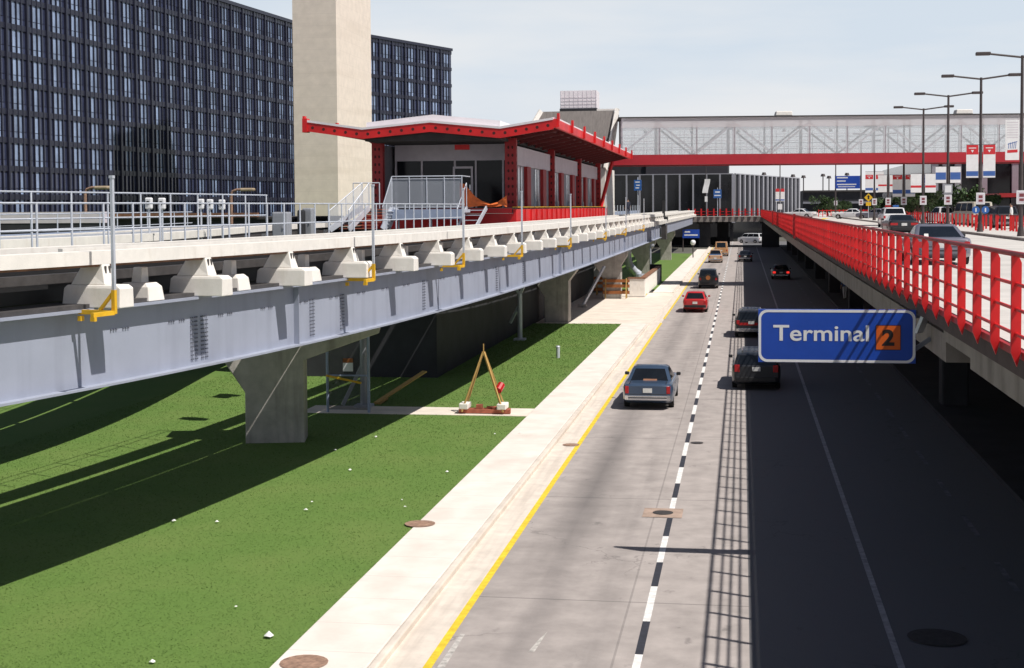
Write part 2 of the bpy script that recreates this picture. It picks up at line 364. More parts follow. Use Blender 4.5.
manhole(697,443,.17,'iron_dark','worn dark manhole cover crossing the dashed line beyond the middle of the road',.004)

# ------------------------------------------------------------------ litter
for i, (px, py) in enumerate([(269,636),(236,607),(495,434),(520,433),(312,502),(402,500),(405,507),(306,510),(376,437),(335,450),(217,522),(174,521),(447,472),(350,470),(152,662)]):
    p = atZ(px, py, .13); s = .10 if i == 0 else random.uniform(.03, .055)
    mb = MB(); r1 = [(p.x + s*random.uniform(.7,1.2)*math.cos(a*.785), p.y + s*random.uniform(.7,1.2)*math.sin(a*.785), p.z+random.uniform(0,.02)) for a in range(8)]
    vs = r1 + [(p.x, p.y, p.z + s*.9)]; mb.add(vs, [(a,(a+1)%8,8) for a in range(8)])
    o = mb.build('paper_scrap', 'paper')
    tag(o, 'large crumpled white paper scrap on the near lawn' if i == 0 else 'small white scrap of litter lying on the lawn', 'litter', None if i == 0 else 'white scraps of litter on the lawn')

# ------------------------------------------------------------------ elevated guideway
def XR(y): return -8.4 - 3.7 * math.exp(-(y - 22.3) / 16.5)
def sm(t): t = max(0, min(1, t)); return t*t*(3-2*t)
def XL(y): return XR(y) - 8.4 - 4.8 * sm((y - 34) / 36)
class Path:
    def __init__(s, fx, y0, y1, step=.5):
        s.p = []; y = y0
        while y <= y1 + 1e-6: s.p.append(Vector((fx(y), y, 0))); y += step
        s.l = [0]
        for a, b in zip(s.p, s.p[1:]): s.l.append(s.l[-1] + (b - a).length)
        s.fx = fx; s.len = s.l[-1]
    def y_at(s, d):
        i = max(0, min(len(s.l) - 2, int(np.searchsorted(s.l, d)) - 1)); t = (d - s.l[i]) / (s.l[i+1] - s.l[i]); return s.p[i].y + t * (s.p[i+1].y - s.p[i].y)
    def frame(s, y):
        t = Vector((s.fx(y + .05) - s.fx(y - .05), .1, 0)).normalized(); return Vector((s.fx(y), y, 0)), t, Vector((t.y, -t.x, 0))
    def pt(s, y, off, z): p, t, n = s.frame(y); return p + n * off + Vector((0,0,z))
PR = Path(XR, 14, 250); PL = Path(XL, 14, 250)
def sweep(mb, path, prof, y0, y1, mi=0, step=1.0):
    ys = []; y = y0
    while y < y1: ys.append(y); y += step if y < 75 else 6
    ys.append(y1)
    return mb.loft([[path.pt(y, o, z) for o, z in prof] for y in ys], mi)
def rect(o0, o1, z0, z1): return [(o0,z0),(o1,z0),(o1,z1),(o0,z1)]
gw = thing('elevated_guideway', 'long curving elevated rail guideway of pale blue-grey steel girders with white concrete plinths', 'guideway', (0,0,0))
def girder(path, off, y0, y1, face, stiff=True):
    mb = MB(); s = face
    sweep(mb, path, rect(off-.05, off, 4.02, 5.39), y0, y1)
    sweep(mb, path, rect(off-.27, off+.20, 3.98, 4.022), y0, y1); sweep(mb, path, rect(off-.27, off+.25, 5.388, 5.44), y0, y1)
    g = mb.build('girder', 'girder', gw)
    if stiff:
        d = 1.1; k = 0
        while d < path.len - 5:
            y = path.y_at(d)
            if y0 < y < y1 and k % 8 == 4:
                p, t, nn = path.frame(y); mb = MB()
                mb.obox(path.pt(y, off+.06, 4.7), t*.011, nn*.07, Vector((0,0,.675)))
                mb.build('stiffener', 'girder', g)
            d += 4.4; k += 1
    return g
gR = girder(PR, 0, 14, 148, 1)
# bolt rows at the splices
mb = MB()
for y in (27.6, 28.0, 33.2, 35.1, 42.0, 52.0, 57.4):
    p, t, nn = PR.frame(y)
    for dz in np.linspace(4.15, 5.0, 11):
        for du in (-.11, -.05, .05, .11): mb.obox(PR.pt(y, .012, dz) + t*du, t*.014, nn*.020, Vector((0,0,.014)))
for y in np.arange(25, 75, 1.9):
    p, t, nn = PR.frame(y)
    for du in (-.2,-.12,-.04,.18,.26,.34): mb.obox(PR.pt(y, .012, 4.98) + t*du, t*.014, nn*.018, Vector((0,0,.016)))
bo = mb.build('bolt_head', 'girder_dark', gR); bo['kind'] = 'stuff'
girder(PR, -3.3, 14, 148, 0, False)
for po in (0, -3.3): girder(PL, po, 14, 148, 0, False)
# second span beyond the joint
for path in (PR, PL):
    for off in (0.0, -3.3):
        mb = MB(); sweep(mb, path, rect(off-.3, off, 4.15, 5.385), 149.2, 246); sweep(mb, path, rect(off-.4, off+.2, 5.388, 5.44), 149.2, 246); mb.build('girder', 'girder', gw)
# cross members between the girders
mb = MB(); d = 2.0
while d < PR.len - 6:
    y = PR.y_at(d); p, t, nn = PR.frame(y); mb.bar(PR.pt(y, -.06, 4.9), PR.pt(y, -3.3, 4.9), .25, .4)
    yl = y
    if yl < 140: mb.bar(PL.pt(yl, -.06, 4.9), PL.pt(yl, -3.3, 4.9), .25, .4)
    d += 5.5
mb.build('cross_beam', 'girder_dark', gw)
# the dark pad under the track, the white running beams and the plinths that carry them
for path in (PR, PL):
    for o0, o1 in ((-.72,.16),(-2.15,-1.35),(-3.65,-2.72)):
        mb = MB(); sweep(mb, path, rect(o0, o1, 5.445, 5.52), 14, 246); mb.build('bearing_pad', 'dark_rail', gw)  # pads coloured dark, painting in the shade between plinths
    mb = MB(); sweep(mb, path, rect(-.06, .34, 6.23, 6.47), 14, 246); mb.build('running_beam', 'white_concrete', gw)
    mb = MB(); sweep(mb, path, rect(-2.75, -2.4, 6.23, 6.47), 14, 246); mb.build('running_beam', 'white_concrete', gw)
    mb = MB(); sweep(mb, path, rect(-.50, -.40, 6.36, 6.51), 24, 246); mb.build('guide_rail', 'white_concrete' if path is PR else 'galv', gw)
    mb = MB(); sweep(mb, path, rect(-.62, -.42, 5.88, 6.06), 14, 246); sweep(mb, path, rect(-1.3, -1.1, 5.6, 5.85), 14, 246); mb.build('power_rail', 'dark_rail', gw)
    mb = MB(); sweep(mb, path, rect(-.84, -.80, 5.53, 6.16), 14, 246); mb.build('gap_shade_sheet', 'black_plastic', gw)  # black sheet added behind the plinths so their gaps look shaded
def plinth(path, y, off, big, name='plinth'):
    p, t, nn = path.frame(y); mb = MB()
    def ring(a0, a1, o0, o1, z): return [path.pt(y, 0, z) + t*a + nn*o for a, o in ((a0,o0),(a1,o0),(a1,o1),(a0,o1))]
    if big:
        q = lambda a, o0, o1, z, k=.74: [path.pt(y, 0, z) + t*aa + nn*o for aa, o in ((-a,o0),(a,o0),(a*k,o1),(-a*k,o1))]
        mb.loft([q(.29,-.42,.78,5.45), q(.27,-.38,.78,5.80), q(.25,-.32,.70,5.86)])
        mb.loft([q(.23,-.26,.44,5.862), q(.12,-.08,.34,6.23,1)])
        for du in (-.06, .06): mb.obox(path.pt(y, .375, 6.13) + t*du, t*.02, nn*.02, Vector((0,0,.07)), 1)
    else:
        mb.loft([ring(-.27,.27,off-.4,off+.36,5.45), ring(-.24,.24,off-.35,off+.32,5.72), ring(-.18,.18,off-.3,off+.24,5.80)])
        mb.loft([ring(-.12,.12,off-.14,off+.1,5.80), ring(-.1,.1,off-.1,off+.1,6.10)])
    mb.build(name, ['white_concrete','dark_rail'], gw, bevel=.015)
PY = [20.2, 24.2]
d = None
y = 28.0; PLY = []
dd = PR.l[int((28.0-14)/.5)]
k = 0
while dd < PR.len - 8 and k < 60:
    PLY.append(PR.y_at(dd)); dd += 3.75; k += 1
PLY = [p_ - .35 for p_ in [24.6] + PLY]
for y in PLY: plinth(PR, y, 0, True)
for i, y in enumerate(PLY[:20]): plinth(PR, y + 1.75, -.15, False); plinth(PR, y + .6, -2.57, False)
for i, y in enumerate(PLY[:14]): plinth(PL, y + .5, -.05, False)
# rust staining plate below the white beam
mb = MB(); sweep(mb, PR, rect(-.10, .30, 6.19, 6.228), 14, 70); mb.build('shim_plate', 'rust', gw)

# near walkway and railing between the tracks
mb = MB(); sweep(mb, PR, rect(-4.3, -3.5, 6.10, 6.20), 14, 71); mb.build('walkway', 'galv', gw)
def railing(name, label, path, off, y0, y1, z0, zt, rails, spacing, r, mt):
    t = thing(name, label, 'railing')
    for zr in rails:
        mb = MB(); n = 40; pts = [path.pt(y0 + (y1-y0)*i/n, off, zr) for i in range(n+1)]
        mb.loft([[p + Vector((0,0,r)), p + path.frame(p.y)[2]*r, p - Vector((0,0,r)), p - path.frame(p.y)[2]*r] for p in pts]); mb.build('rail', mt, t, smooth=60)
    l0 = path.l[int((y0-14)/.5)]; l1 = path.l[min(len(path.l)-1, int((y1-14)/.5))]; d = l0
    while d <= l1:
        p = path.pt(path.y_at(d), off, 0); mb = MB(); mb.tube(p + Vector((0,0,z0)), p + Vector((0,0,zt)), r*1.15, 8); mb.build('post', mt, t, smooth=60); d += spacing
    return t
railing('walkway_railing', 'galvanised tube railing along the walkway nearest the viewer above the white beam', PR, -3.55, 20, 62.5, 6.2, 7.36, (7.36, 6.78), 1.25, .022, 'galv')
railing('walkway_railing', 'taller thin galvanised railing behind the near one, ending at the grey cabinets', PR, -4.6, 18, 41, 6.0, 7.62, (7.62, 7.02), 1.55, .02, 'galv')
railing('walkway_railing', 'galvanised railing along the far track, seen low in front of the hotel', PL, -3.4, 22, 62, 6.0, 7.1, (7.1, 6.6), 2.2, .02, 'galv')
# stepped white beam top behind railing (far track parapet)
mb = MB(); sweep(mb, PL, rect(-3.2, -2.9, 6.0, 6.5), 14, 66); mb.build('parapet', 'blue_grey', gw)

# guard poles on yellow brackets
mb0 = None
for i, (px) in enumerate((114, 373.5, 464, 522, 571, 606, 626, 644)):
    # find Y where curve at offset .7 projects to px
    best = min((abs(((CR.transposed() @ (PR.pt(y, .92, 5.6) - Vector((0,0,H)))).x / -(CR.transposed() @ (PR.pt(y, .92, 5.6) - Vector((0,0,H)))).z) * F + 512 - px), y) for y in np.arange(17, 200, .1))[1]
    p, t, nn = PR.frame(best); rz = math.atan2(t.y, t.x) - math.pi/2
    if i == 0:
        g0 = thing('guard_pole', '', 'pole', PR.pt(best, .92, 5.38), rz, 'white poles on yellow brackets along the guideway')
        mb = MB(); mb.box(-.028,.028,-.028,.028,.42,2.42); mb.box(-.04,.04,-.035,.035,2.38,2.43); mb.build('pole', 'galv', g0)
        mb = MB(); mb.box(-.036,.036,-.036,.036,0,.42); mb.box(-.75,.0,-.035,.035,-.02,.06); mb.bar((-.3,0,.06),(-.03,0,.36),.06,.05); mb.box(-.75,-.68,-.05,.05,-.14,-.05); mb.box(-.034,.034,-.62,-.037,-.018,.058); mb.box(-.045,.045,-.62,-.55,-.09,-.02)
        mb.build('bracket', 'bracket_yellow', g0)
        gp = g0
    else:
        gp = copy_tree(g0); gp.location = PR.pt(best, .92, 5.38); gp.rotation_euler = (0,0,rz)
    gp['label'] = ['tallest white guard pole on a yellow bracket, at the left near the camera', 'second white guard pole on a yellow bracket, in front of the left staircase', 'third white guard pole, in front of the small ladder at the orange netting', 'fourth white guard pole, just right of the near red station column', 'fifth white guard pole, half way along the red station base', 'sixth white guard pole, near the far end of the station', 'seventh white guard pole, beside the small blue sign', 'eighth and farthest white guard pole on the guideway edge'][i]

# piers
def pier(y, off, wid, dep, label, zt=3.96, flare=1.0, c=None, rz=0):
    p, t, nn = PR.frame(y); c = c or PR.pt(y, off, 0); th = thing('concrete_pier', label, 'pier', c, rz, 'concrete piers carrying the guideway')
    mb = MB(); h = wid/2
    mb.xprism([(-h,-.1),(h,-.1),(h,zt-1.35),(h+flare,zt-.55),(h+flare,zt),(-h-.72,zt),(-h-.72,2.75),(-h,1.65)], -dep/2, dep/2)
    mb.build('shaft', 'concrete', th, bevel=.03)
    mb = MB()
    for o in (-off, -off-3.3):
        if abs(o) < h + flare: mb.box(o-.25, o+.2, -.3, .3, zt+.002, zt+.02)
    mb.build('bearing', 'girder_dark', th); return th
pier(43.4, -4.95, 1.78, 1.25, 'broad grey concrete pier with diagonal sunlit stripes standing on the lawn', flare=2.3, c=atZ(271,446,0)+Vector((0,.6,0)), rz=R(13))
pier(88, -2.9, 1.5, 1.3, 'shaded concrete pier under the station, at the back of the lawn', flare=.6)
pier(111, -1.6, 1.4, 1.3, 'brownish concrete pier beside the orange board barricades', flare=.5)
pier(147, -1.6, 1.4, 1.3, 'concrete pier behind the low white wall, by the curved ducts', flare=.5)
pier(190, -1.6, 1.4, 1.3, 'far concrete pier at the end of the distant lawn', flare=.5)

# ------------------------------------------------------------------ station
st = thing('station_building', 'elevated rail station with red steel gull-wing roof, red columns and dark glass', 'station', (0,0,0))
Y0, Y1 = 73.0, 123.0
XC = -16.1; prof = [(-22.75,11.80),(-19.75,11.36),(-16.1,11.68),(-12.4,11.30),(-9.6,11.72)]
th = .20
# roof sheet
mb = MB(); mb.xprism([(x,z) for x,z in prof] + [(x,z-.12) for x,z in prof[::-1]], Y0+.1, Y1); rf = mb.build('roof', ['roof_white'], st)
# raised white cap in the middle of the roof
mb = MB(); mb.xprism([(-19.7,11.37),(-16.1,11.70),(-12.5,11.32),(-12.5,11.74),(-16.1,12.12),(-19.7,11.76)], Y0+.6, Y1-.2); mb.build('roof_cap', 'roof_white', rf)
# front fascia beam: red with dark holes
mb = MB(); fz = .50
for a, b in zip(prof, prof[1:]): mb.xprism([(a[0],a[1]-.02),(b[0],b[1]-.02),(b[0],b[1]-fz),(a[0],a[1]-fz)], Y0-.10, Y0+.10)
for a, b in zip(prof, prof[1:]):
    n = max(3, int(abs(b[0]-a[0]) / .55))
    for i in range(n):
        u = (i+.5)/n; x = a[0]+(b[0]-a[0])*u; z = a[1]+(b[1]-a[1])*u - .27; r = .085
        mb.add([(x+r*math.cos(k*.785), Y0-.103, z+r*math.sin(k*.785)) for k in range(8)], [tuple(range(8))], 1)
fa = mb.build('fascia', ['red','hole'], st)
# lighter upper lip of the fascia
mb = MB()
for a, b in zip(prof, prof[1:]): mb.xprism([(a[0],a[1]+.10),(b[0],b[1]+.10),(b[0],b[1]-.017),(a[0],a[1]-.017)], Y0-.13, Y0+.12)
mb.build('roof_lip', 'roof_white', rf)
# end caps of the wings
mb = MB(); mb.box(-23.0,-22.74,Y0-.16,Y0+.35,11.25,11.98); mb.build('roof_end_cap', 'red', rf)
# right and left eaves: red edge with stub outriggers, rafters underneath
for sx, xe, ze, xv, zv in ((1,-9.6,11.72,-12.4,11.30), (-1,-22.75,11.80,-19.75,11.36)):
    mb = MB(); mb.box(min(xe,xe+sx*.16), max(xe,xe+sx*.16), Y0-.1, Y1, ze-.42, ze+.02); ev = mb.build('eave_beam', 'red', st)
    mb = MB(); mb.box(min(xe-.1,xe+sx*.1), max(xe-.1,xe+sx*.1)+.02, Y0+.1, Y1, ze+.025, ze+.12); mb.build('eave_flashing', 'roof_white', ev)
    n = 9
    for i in range(n):
        y = Y0 + .2 + (Y1-Y0-.4)*i/(n-1)
        mb = MB(); mb.box(xe+sx*.17-(.12 if sx<0 else 0), xe+sx*.17+(.12 if sx>0 else 0), y-.16, y+.16, ze-.40, ze+.32); mb.build('outrigger', 'red', ev)
    for i in range(17):
        y = Y0 + .5 + (Y1-Y0-1)*i/16; mb = MB(); mb.xprism([(xe,ze-.14),(xv,zv-.14),(xv,zv-.52),(xe,ze-.36)], y-.06, y+.06); mb.build('rafter', 'rafter_red', st)
    for k in (.25,.5,.75):
        x = xe+(xv-xe)*k; z = ze+(zv-ze)*k; mb = MB(); mb.box(x-.05,x+.05,Y0+.2,Y1,z-.27,z-.13); mb.build('purlin', 'rafter_red', st)
# soffit inside the building line
mb = MB(); mb.xprism([(-19.7,10.95),(-16.1,11.2),(-12.45,10.9),(-12.45,10.75),(-19.7,10.75)], Y0+.3, Y1-.3); mb.build('soffit', 'dark_soffit', st)
# columns, perforated plates
CY = [76.2, 92, 107.5, 122.4]
def column(x, y, wx=.62, wy=.42):
    mb = MB(); mb.box(x-wx/2,x+wx/2,y-wy/2,y+wy/2,7.2,10.95)
    for k in range(8):
        z = 7.5+k*.42
        for sx in (-1,1): mb.add([(x+sx*.11+.06*math.cos(q*.785), y-wy/2-.003, z+.09*math.sin(q*.785)) for q in range(8)], [tuple(range(8))], 1)
        if x > -16: mb.add([(x+wx/2+.003, y+.1*math.cos(q*.785), z+.1*math.sin(q*.785)) for q in range(8)], [tuple(range(8))], 1)
    return mb.build('column', ['red_deep','hole'], st)
for y in CY: column(-12.35, y); column(-19.75, y)
mb = MB(); mb.xprism([(-19.4,10.9),(-19.4,10.3),(-20.7,11.15),(-20.6,11.25)], 76.1, 76.3); mb.build('column_brace', 'red_deep', st)
# front wall (set back), header, mullions and door
FY = 78.6
mb = MB(); mb.box(-19.4,-12.7,FY,FY+.2,9.85,10.75); mb.build('header_panel', 'lavender', st)
mb = MB(); mb.box(-19.4,-12.7,FY+.1,FY+.14,7.2,9.85); gl = mb.build('front_window', 'station_glass', st)
for x in (-19.35,-17.85,-15.95+.0,-14.75,-13.2,-12.72):
    mb = MB(); mb.box(x-.05,x+.05,FY,FY+.098,7.2,9.85); mb.build('mullion', 'lavender', st)
mb = MB(); mb.box(-16.05,-15.93,FY-.05,FY-.002,7.2,9.52); mb.box(-15.02,-14.90,FY-.05,FY-.002,7.2,9.52); mb.box(-15.93,-15.02,FY-.05,FY-.002,9.40,9.52); mb.box(-15.93,-15.02,FY-.05,FY-.002,7.2,7.5); dr = mb.build('door', 'lavender', st)
mb = MB(); mb.box(-15.93,-15.02,FY-.03,FY-.004,7.5,9.4); mb.build('door_glass', 'station_glass', dr)
mb = MB(); mb.box(-15.1,-15.04,FY-.09,FY-.052,8.2,8.5); mb.build('handle', 'chrome', dr)
# hanging signs and lamps under the front of the roof
mb = MB(); mb.box(-15.4,-14.6,75.9,76.1,10.35,10.62); mb.build('ceiling_beam_end', 'red', st)
# side wall (right) between columns
for a, b in zip(CY, CY[1:]):
    mb = MB(); mb.box(-12.52,-12.3,a+.25,b-.25,9.55,10.6); mb.build('header_panel', 'lavender', st)
    mb = MB(); mb.box(-12.5,-12.42,a+.25,b-.25,7.2,9.55); mb.build('side_wall', 'grey_wall', st)
    L_ = b - a
    for f0 in (.16, .58):
        mb = MB(); mb.box(-12.42,-12.37,a+L_*f0,a+L_*(f0+.11),7.25,9.5); wn = mb.build('side_window', 'pale_glass', st)
        mb = MB(); mb.box(-12.42,-12.35,a+L_*(f0+.045),a+L_*(f0+.055),7.25,9.5); mb.build('window_bar', 'dark_rail', wn)
        mb = MB(); mb.box(-12.42,-12.22,a+L_*(f0+.16),a+L_*(f0+.25),7.2,9.55); pl = mb.build('pilaster', 'red_deep', st)
        mb = MB(); mb.box(-12.42,-12.26,a+L_*(f0+.03),a+L_*(f0+.09),7.2,7.6); mb.build('skirting', 'grey_wall', st)
mb = MB(); mb.box(-19.8,-19.6,CY[0],CY[-1],7.2,10.7); mb.box(-19.6,-12.5,122.2,122.4,7.2,10.7); mb.build('rear_wall', 'grey_wall', st)
# platform
mb = MB(); mb.box(-20.2,-11.95,74.5,124,6.9,7.2); mb.build('platform', 'edge_concrete', st)
mb = MB(); mb.box(-11.95,-11.78,74.3,125.5,6.18,7.12); pb = mb.build('platform_base', 'red', st)
for i in range(22):
    y = 77.2 + i*2.25; mb = MB(); mb.box(-11.78,-11.70,y-.05,y+.05,6.2,7.1); mb.build('web_rib', 'red', pb)
mb = MB(); mb.box(-11.99,-11.72,74.3,125.5,7.203,7.24); mb.build('edge_strip', 'bracket_yellow', pb)
mb = MB(); mb.box(-20.2,-11.96,74.3,74.48,6.1,6.88); mb.build('platform_base', 'red', st)
mb = MB(); mb.box(-17.3,-12.0,74.1,74.29,6.90,7.16); mb.build('platform_edge', 'red', st)
mb = MB(); mb.bar((-11.75,119.6,7.2),(-10.9,121.0,11.0),.22,.22); mb.build('diagonal_brace', 'red', st)
# station ground storey, its dark wall drawn forward to stand in for shade
mb = MB(); mb.box(-19.6,-12.6,58,122,0,6.0); mb.box(-20.0,-11.6,74.6,123,6.0,6.16); mb.build('ground_wall', 'dark_wall', st)
# orange netting hung along the platform end
mb = MB(); q = []
for i, (px, py) in enumerate(((460,183),(464,184),(469,189),(475,196),(482,201),(490,203.5),(498,202),(503,198),(507,195))):
    a = atY(px, py, 73.9); wv = .1*math.sin(i*1.7); b_ = 7.26 + .05*math.sin(i*2.1)
    q.append([Vector((a.x, 73.9+wv, a.z)), Vector((a.x, 73.84-wv, a.z*.6+b_*.4)), Vector((a.x, 73.92+wv*.6, a.z*.25+b_*.75)), Vector((a.x, 73.88, b_))])
mb.loft(q, cap=False, closed=False); o = mb.build('safety_netting', 'tarp', smooth=60); tag(o, 'orange safety netting draped across the open end of the station platform', 'netting')
# gas bottle-like posts: emergency stairs of galvanised steel
def stairs():
    SY = 71.0
    t = thing('metal_landing', 'galvanised landing with mesh-sided stair flight below the station front', 'landing', (0,0,0))
    a = atY(392, 205, SY); b = atY(462, 205, SY); zf = 7.12; zt = a.z + 1.45
    mb = MB(); mb.box(a.x,b.x,SY,SY+2.2,zf-.16,zf); mb.build('floor', 'galv', t)
    mb = MB(); mb.box(a.x,b.x,SY-.06,SY-.002,zf-.48,zf+.02); mb.build('floor_beam', 'blue_grey', t)
    mb = MB()
    mb.tube((a.x,SY,zt),(b.x,SY,zt),.03); mb.tube((a.x,SY,zt-.13),(b.x,SY,zt-.13),.02); mb.tube((a.x,SY,zf+.12),(b.x,SY,zf+.12),.02)
    for i in range(5):
        x = a.x+(b.x-a.x)*i/4; mb.tube((x,SY,zf-.3),(x,SY,zt),.026)
    mb.tube((b.x,SY,zt),(b.x,SY+2.2,zt),.03); mb.build('guard_rail', 'galv', t, smooth=60)
    mb = MB(); mb.poly([(a.x,SY+.01,zf+.14),(b.x,SY+.01,zf+.14),(b.x,SY+.01,zt-.15),(a.x,SY+.01,zt-.15)]); mb.build('mesh_panel', 'mesh_screen', t)
    mb = MB()
    for x in (a.x+.1,b.x-.1,(a.x+b.x)/2): mb.tube((x,SY+1,5.3),(x,SY+1,zf-.16),.05)
    mb.build('leg', 'galv', t)
    # flight on the left going down towards the viewer
    c = atY(384, 233, SY-.6); mb = MB(); mb.bar((a.x,SY-.02,zf+.1),(c.x-.1,SY-.5,6.15),.06,.28); mb.bar((a.x+.0,SY+.9,zf+.1),(c.x-.1,SY+.6,6.15),.06,.28); mb.build('stringer', 'galv', t)
    mb = MB(); mb.tube((a.x,SY,zt),(c.x-.1,SY-.5,7.25),.028); mb.build('handrail', 'galv', t)
    mb = MB(); mb.poly([(a.x,SY-.01,zf+.25),(c.x-.1,SY-.5,6.3),(c.x-.1,SY-.5,7.2),(a.x,SY-.01,zt-.06)]); mb.build('mesh_panel', 'mesh_screen', t)
    for i in range(6):
        u = (i+.5)/6; x = a.x+(c.x-.1-a.x)*u; z = zf+(6.15-zf)*u; mb = MB(); mb.box(x-.13,x+.13,SY-.3,SY+.8,z-.02,z+.02); mb.build('tread', 'galv', t)
    # second flight, farther left with dark treads
    t2 = thing('metal_staircase', 'steep galvanised staircase with mesh sides and dark treads at the left corner of the station', 'staircase')
    S2 = 72.2; p0 = atY(333, 234, S2); p1 = atY(357, 180, S2); q0 = atY(352, 234, S2); q1 = atY(364, 180, S2)
    for (u0, u1) in ((p0, p1), (q0, q1)):
        mb = MB(); lo = Vector((u0.x, S2-.6, 6.1)); hi = Vector((u1.x, S2+1.0, 7.25)); mb.bar(lo, hi, .06, .3); mb.build('stringer', 'galv', t2)
        mb = MB(); mb.tube(lo + Vector((0,0,1.0)), hi + Vector((0,0,1.3)), .03); mb.tube(lo, lo + Vector((0,0,1.0)), .03); mb.tube(hi, hi + Vector((0,0,1.3)), .03); mb.tube((lo+hi)/2, (lo+hi)/2 + Vector((0,0,1.15)), .025); mb.build('handrail', 'galv', t2, smooth=60)
        mb = MB(); mb.poly([lo + Vector((.01,0,.15)), hi + Vector((.01,0,.15)), hi + Vector((.01,0,1.25)), lo + Vector((.01,0,.95))]); mb.build('mesh_panel', 'mesh_screen', t2)
    mb = MB(); x0, x1 = p1.x-.0, q1.x+.25; mb.tube((x0,S2+1.05,8.55),(x1+.3,S2+1.05,8.55),.03); mb.tube((x1+.3,S2+1.05,7.2),(x1+.3,S2+1.05,8.55),.03); mb.tube((x0-.5,S2+1.05,7.2),(x0-.5,S2+1.05,8.55),.03); mb.tube((x0-.5,S2+1.05,8.55),(x0,S2+1.05,8.55),.03); mb.build('guard_rail', 'galv', t2, smooth=60)
    for i in range(7):
        u = (i+.5)/7; z = 6.1+1.15*u; yy = S2-.6+1.6*u; x = (p0.x+(p1.x-p0.x)*u); x2 = (q0.x+(q1.x-q0.x)*u)+.9
        mb = MB(); mb.box(x+.3,x2+.3,yy+.3,yy+.6,z-.05,z); mb.build('tread', 'wood_red', t2)
    # small ladder to the right
    t3 = thing('metal_ladder', 'short galvanised step ladder leaning at the red platform below the orange netting', 'ladder')
    l0 = atY(457, 228, 72); l1 = atY(461, 205, 72); r0 = atY(476, 227, 72); r1 = atY(481, 207, 72)
    for u0, u1 in ((l0,l1),(r0,r1)):
        mb = MB(); mb.bar((u0.x,72,u0.z),(u1.x,73.6,7.2),.07,.22); mb.build('stringer', 'galv', t3)
    for i in range(4):
        u = (i+.5)/4; a_ = l0.lerp(l1,u); b_ = r0.lerp(r1,u); z = l0.z+(7.2-l0.z)*u; mb = MB(); mb.box(a_.x,b_.x,72+1.5*u-.1,72+1.5*u+.12,z-.02,z+.02); mb.build('tread', 'galv', t3)
    mb = MB(); mb.tube((l0.x,72,l0.z+.9),(l1.x,73.5,8.5),.025); mb.tube((l0.x,72,l0.z),(l0.x,72,l0.z+.9),.025); mb.tube((l1.x,73.5,7.2),(l1.x,73.5,8.5),.025); mb.build('handrail', 'galv', t3)
stairs()
# grey cabinets on the walkway
for i, (x0, x1, y0, y1, yy, lab) in enumerate(((274,290,212,240,44,'rounded grey electrical cabinet where the thin railing ends'),(304,314,208,236,50,'grey cabinet beside a black one, left of the staircase'),(299,304,210,237,49.5,'narrow black control cabinet left of the grey one'))):
    a = atY(x0,y0,yy); b = atY(x1,y1,yy); t = thing('electrical_cabinet', lab, 'cabinet', ((a.x+b.x)/2, yy, b.z-.15)); h = a.z-b.z+.15; wv = (b.x-a.x)/2
    mb = MB(); mb.box(-wv,wv,-.25,.25,0,h); mb.build('body', 'grey_box' if i != 2 else 'black_plastic', t, bevel=.05)
    mb = MB(); mb.box(-wv*.8,wv*.8,-.27,-.252,h*.1,h*.9); d_ = mb.build('door', 'grey_box' if i != 2 else 'black_plastic', t)
    mb = MB(); mb.box(wv*.45,wv*.6,-.30,-.272,h*.5,h*.58); mb.build('handle', 'chrome', d_)
# twin-lens track signals
def signal(px, py, yy, label):
    p = atY(px, py, yy); t = thing('track_signal', label, 'signal', (p.x, yy, 5.6), 0, 'white track signals on the far track'); h = p.z - 5.6
    mb = MB(); mb.tube((0,0,0),(0,0,h),.035,8); mb.build('post', 'galv', t)
    mb = MB(); mb.box(-.11,.11,-.08,.08,h-.16,h+.2); mb.build('housing', 'sign_white', t, bevel=.04)
    mb = MB(); mb.tube((0,-.085,h+.04),(0,-.10,h+.04),.06,12); mb.build('lens', 'black_plastic', t)
for i, px in enumerate((149,162,201,210,222)): signal(px, 204+(.3*i), 42 if i < 2 else 48, ['left one of two white track signals nearest the tall pole','right one of two white track signals nearest the tall pole','left one of the three farther white track signals','middle one of the three farther white track signals','right one of the three farther white track signals'][i])

# ------------------------------------------------------------------ hotel, tower, left background
ht = thing('hotel_building', 'long dark navy glass hotel with pale blue window strips', 'hotel', (0,0,0))
fp = [Vector(p) for p in ((-82,100),(-70.4,221),(-54,263.5))]
fl = [0]
for a, b in zip(fp, fp[1:]): fl.append(fl[-1] + (b - a).length)
def fac(d):
    i = max(0, min(len(fl)-2, int(np.searchsorted(fl, d))-1)); u = (d-fl[i])/(fl[i+1]-fl[i])
    return fp[i].lerp(fp[i+1], u)
HT = 36.6; FH = 3.06; BAY = 3.85
nb = int(fl[-1] / BAY); BAY = fl[-1] / nb
P_ = [fac(i*BAY) for i in range(nb)] + [fp[-1]]
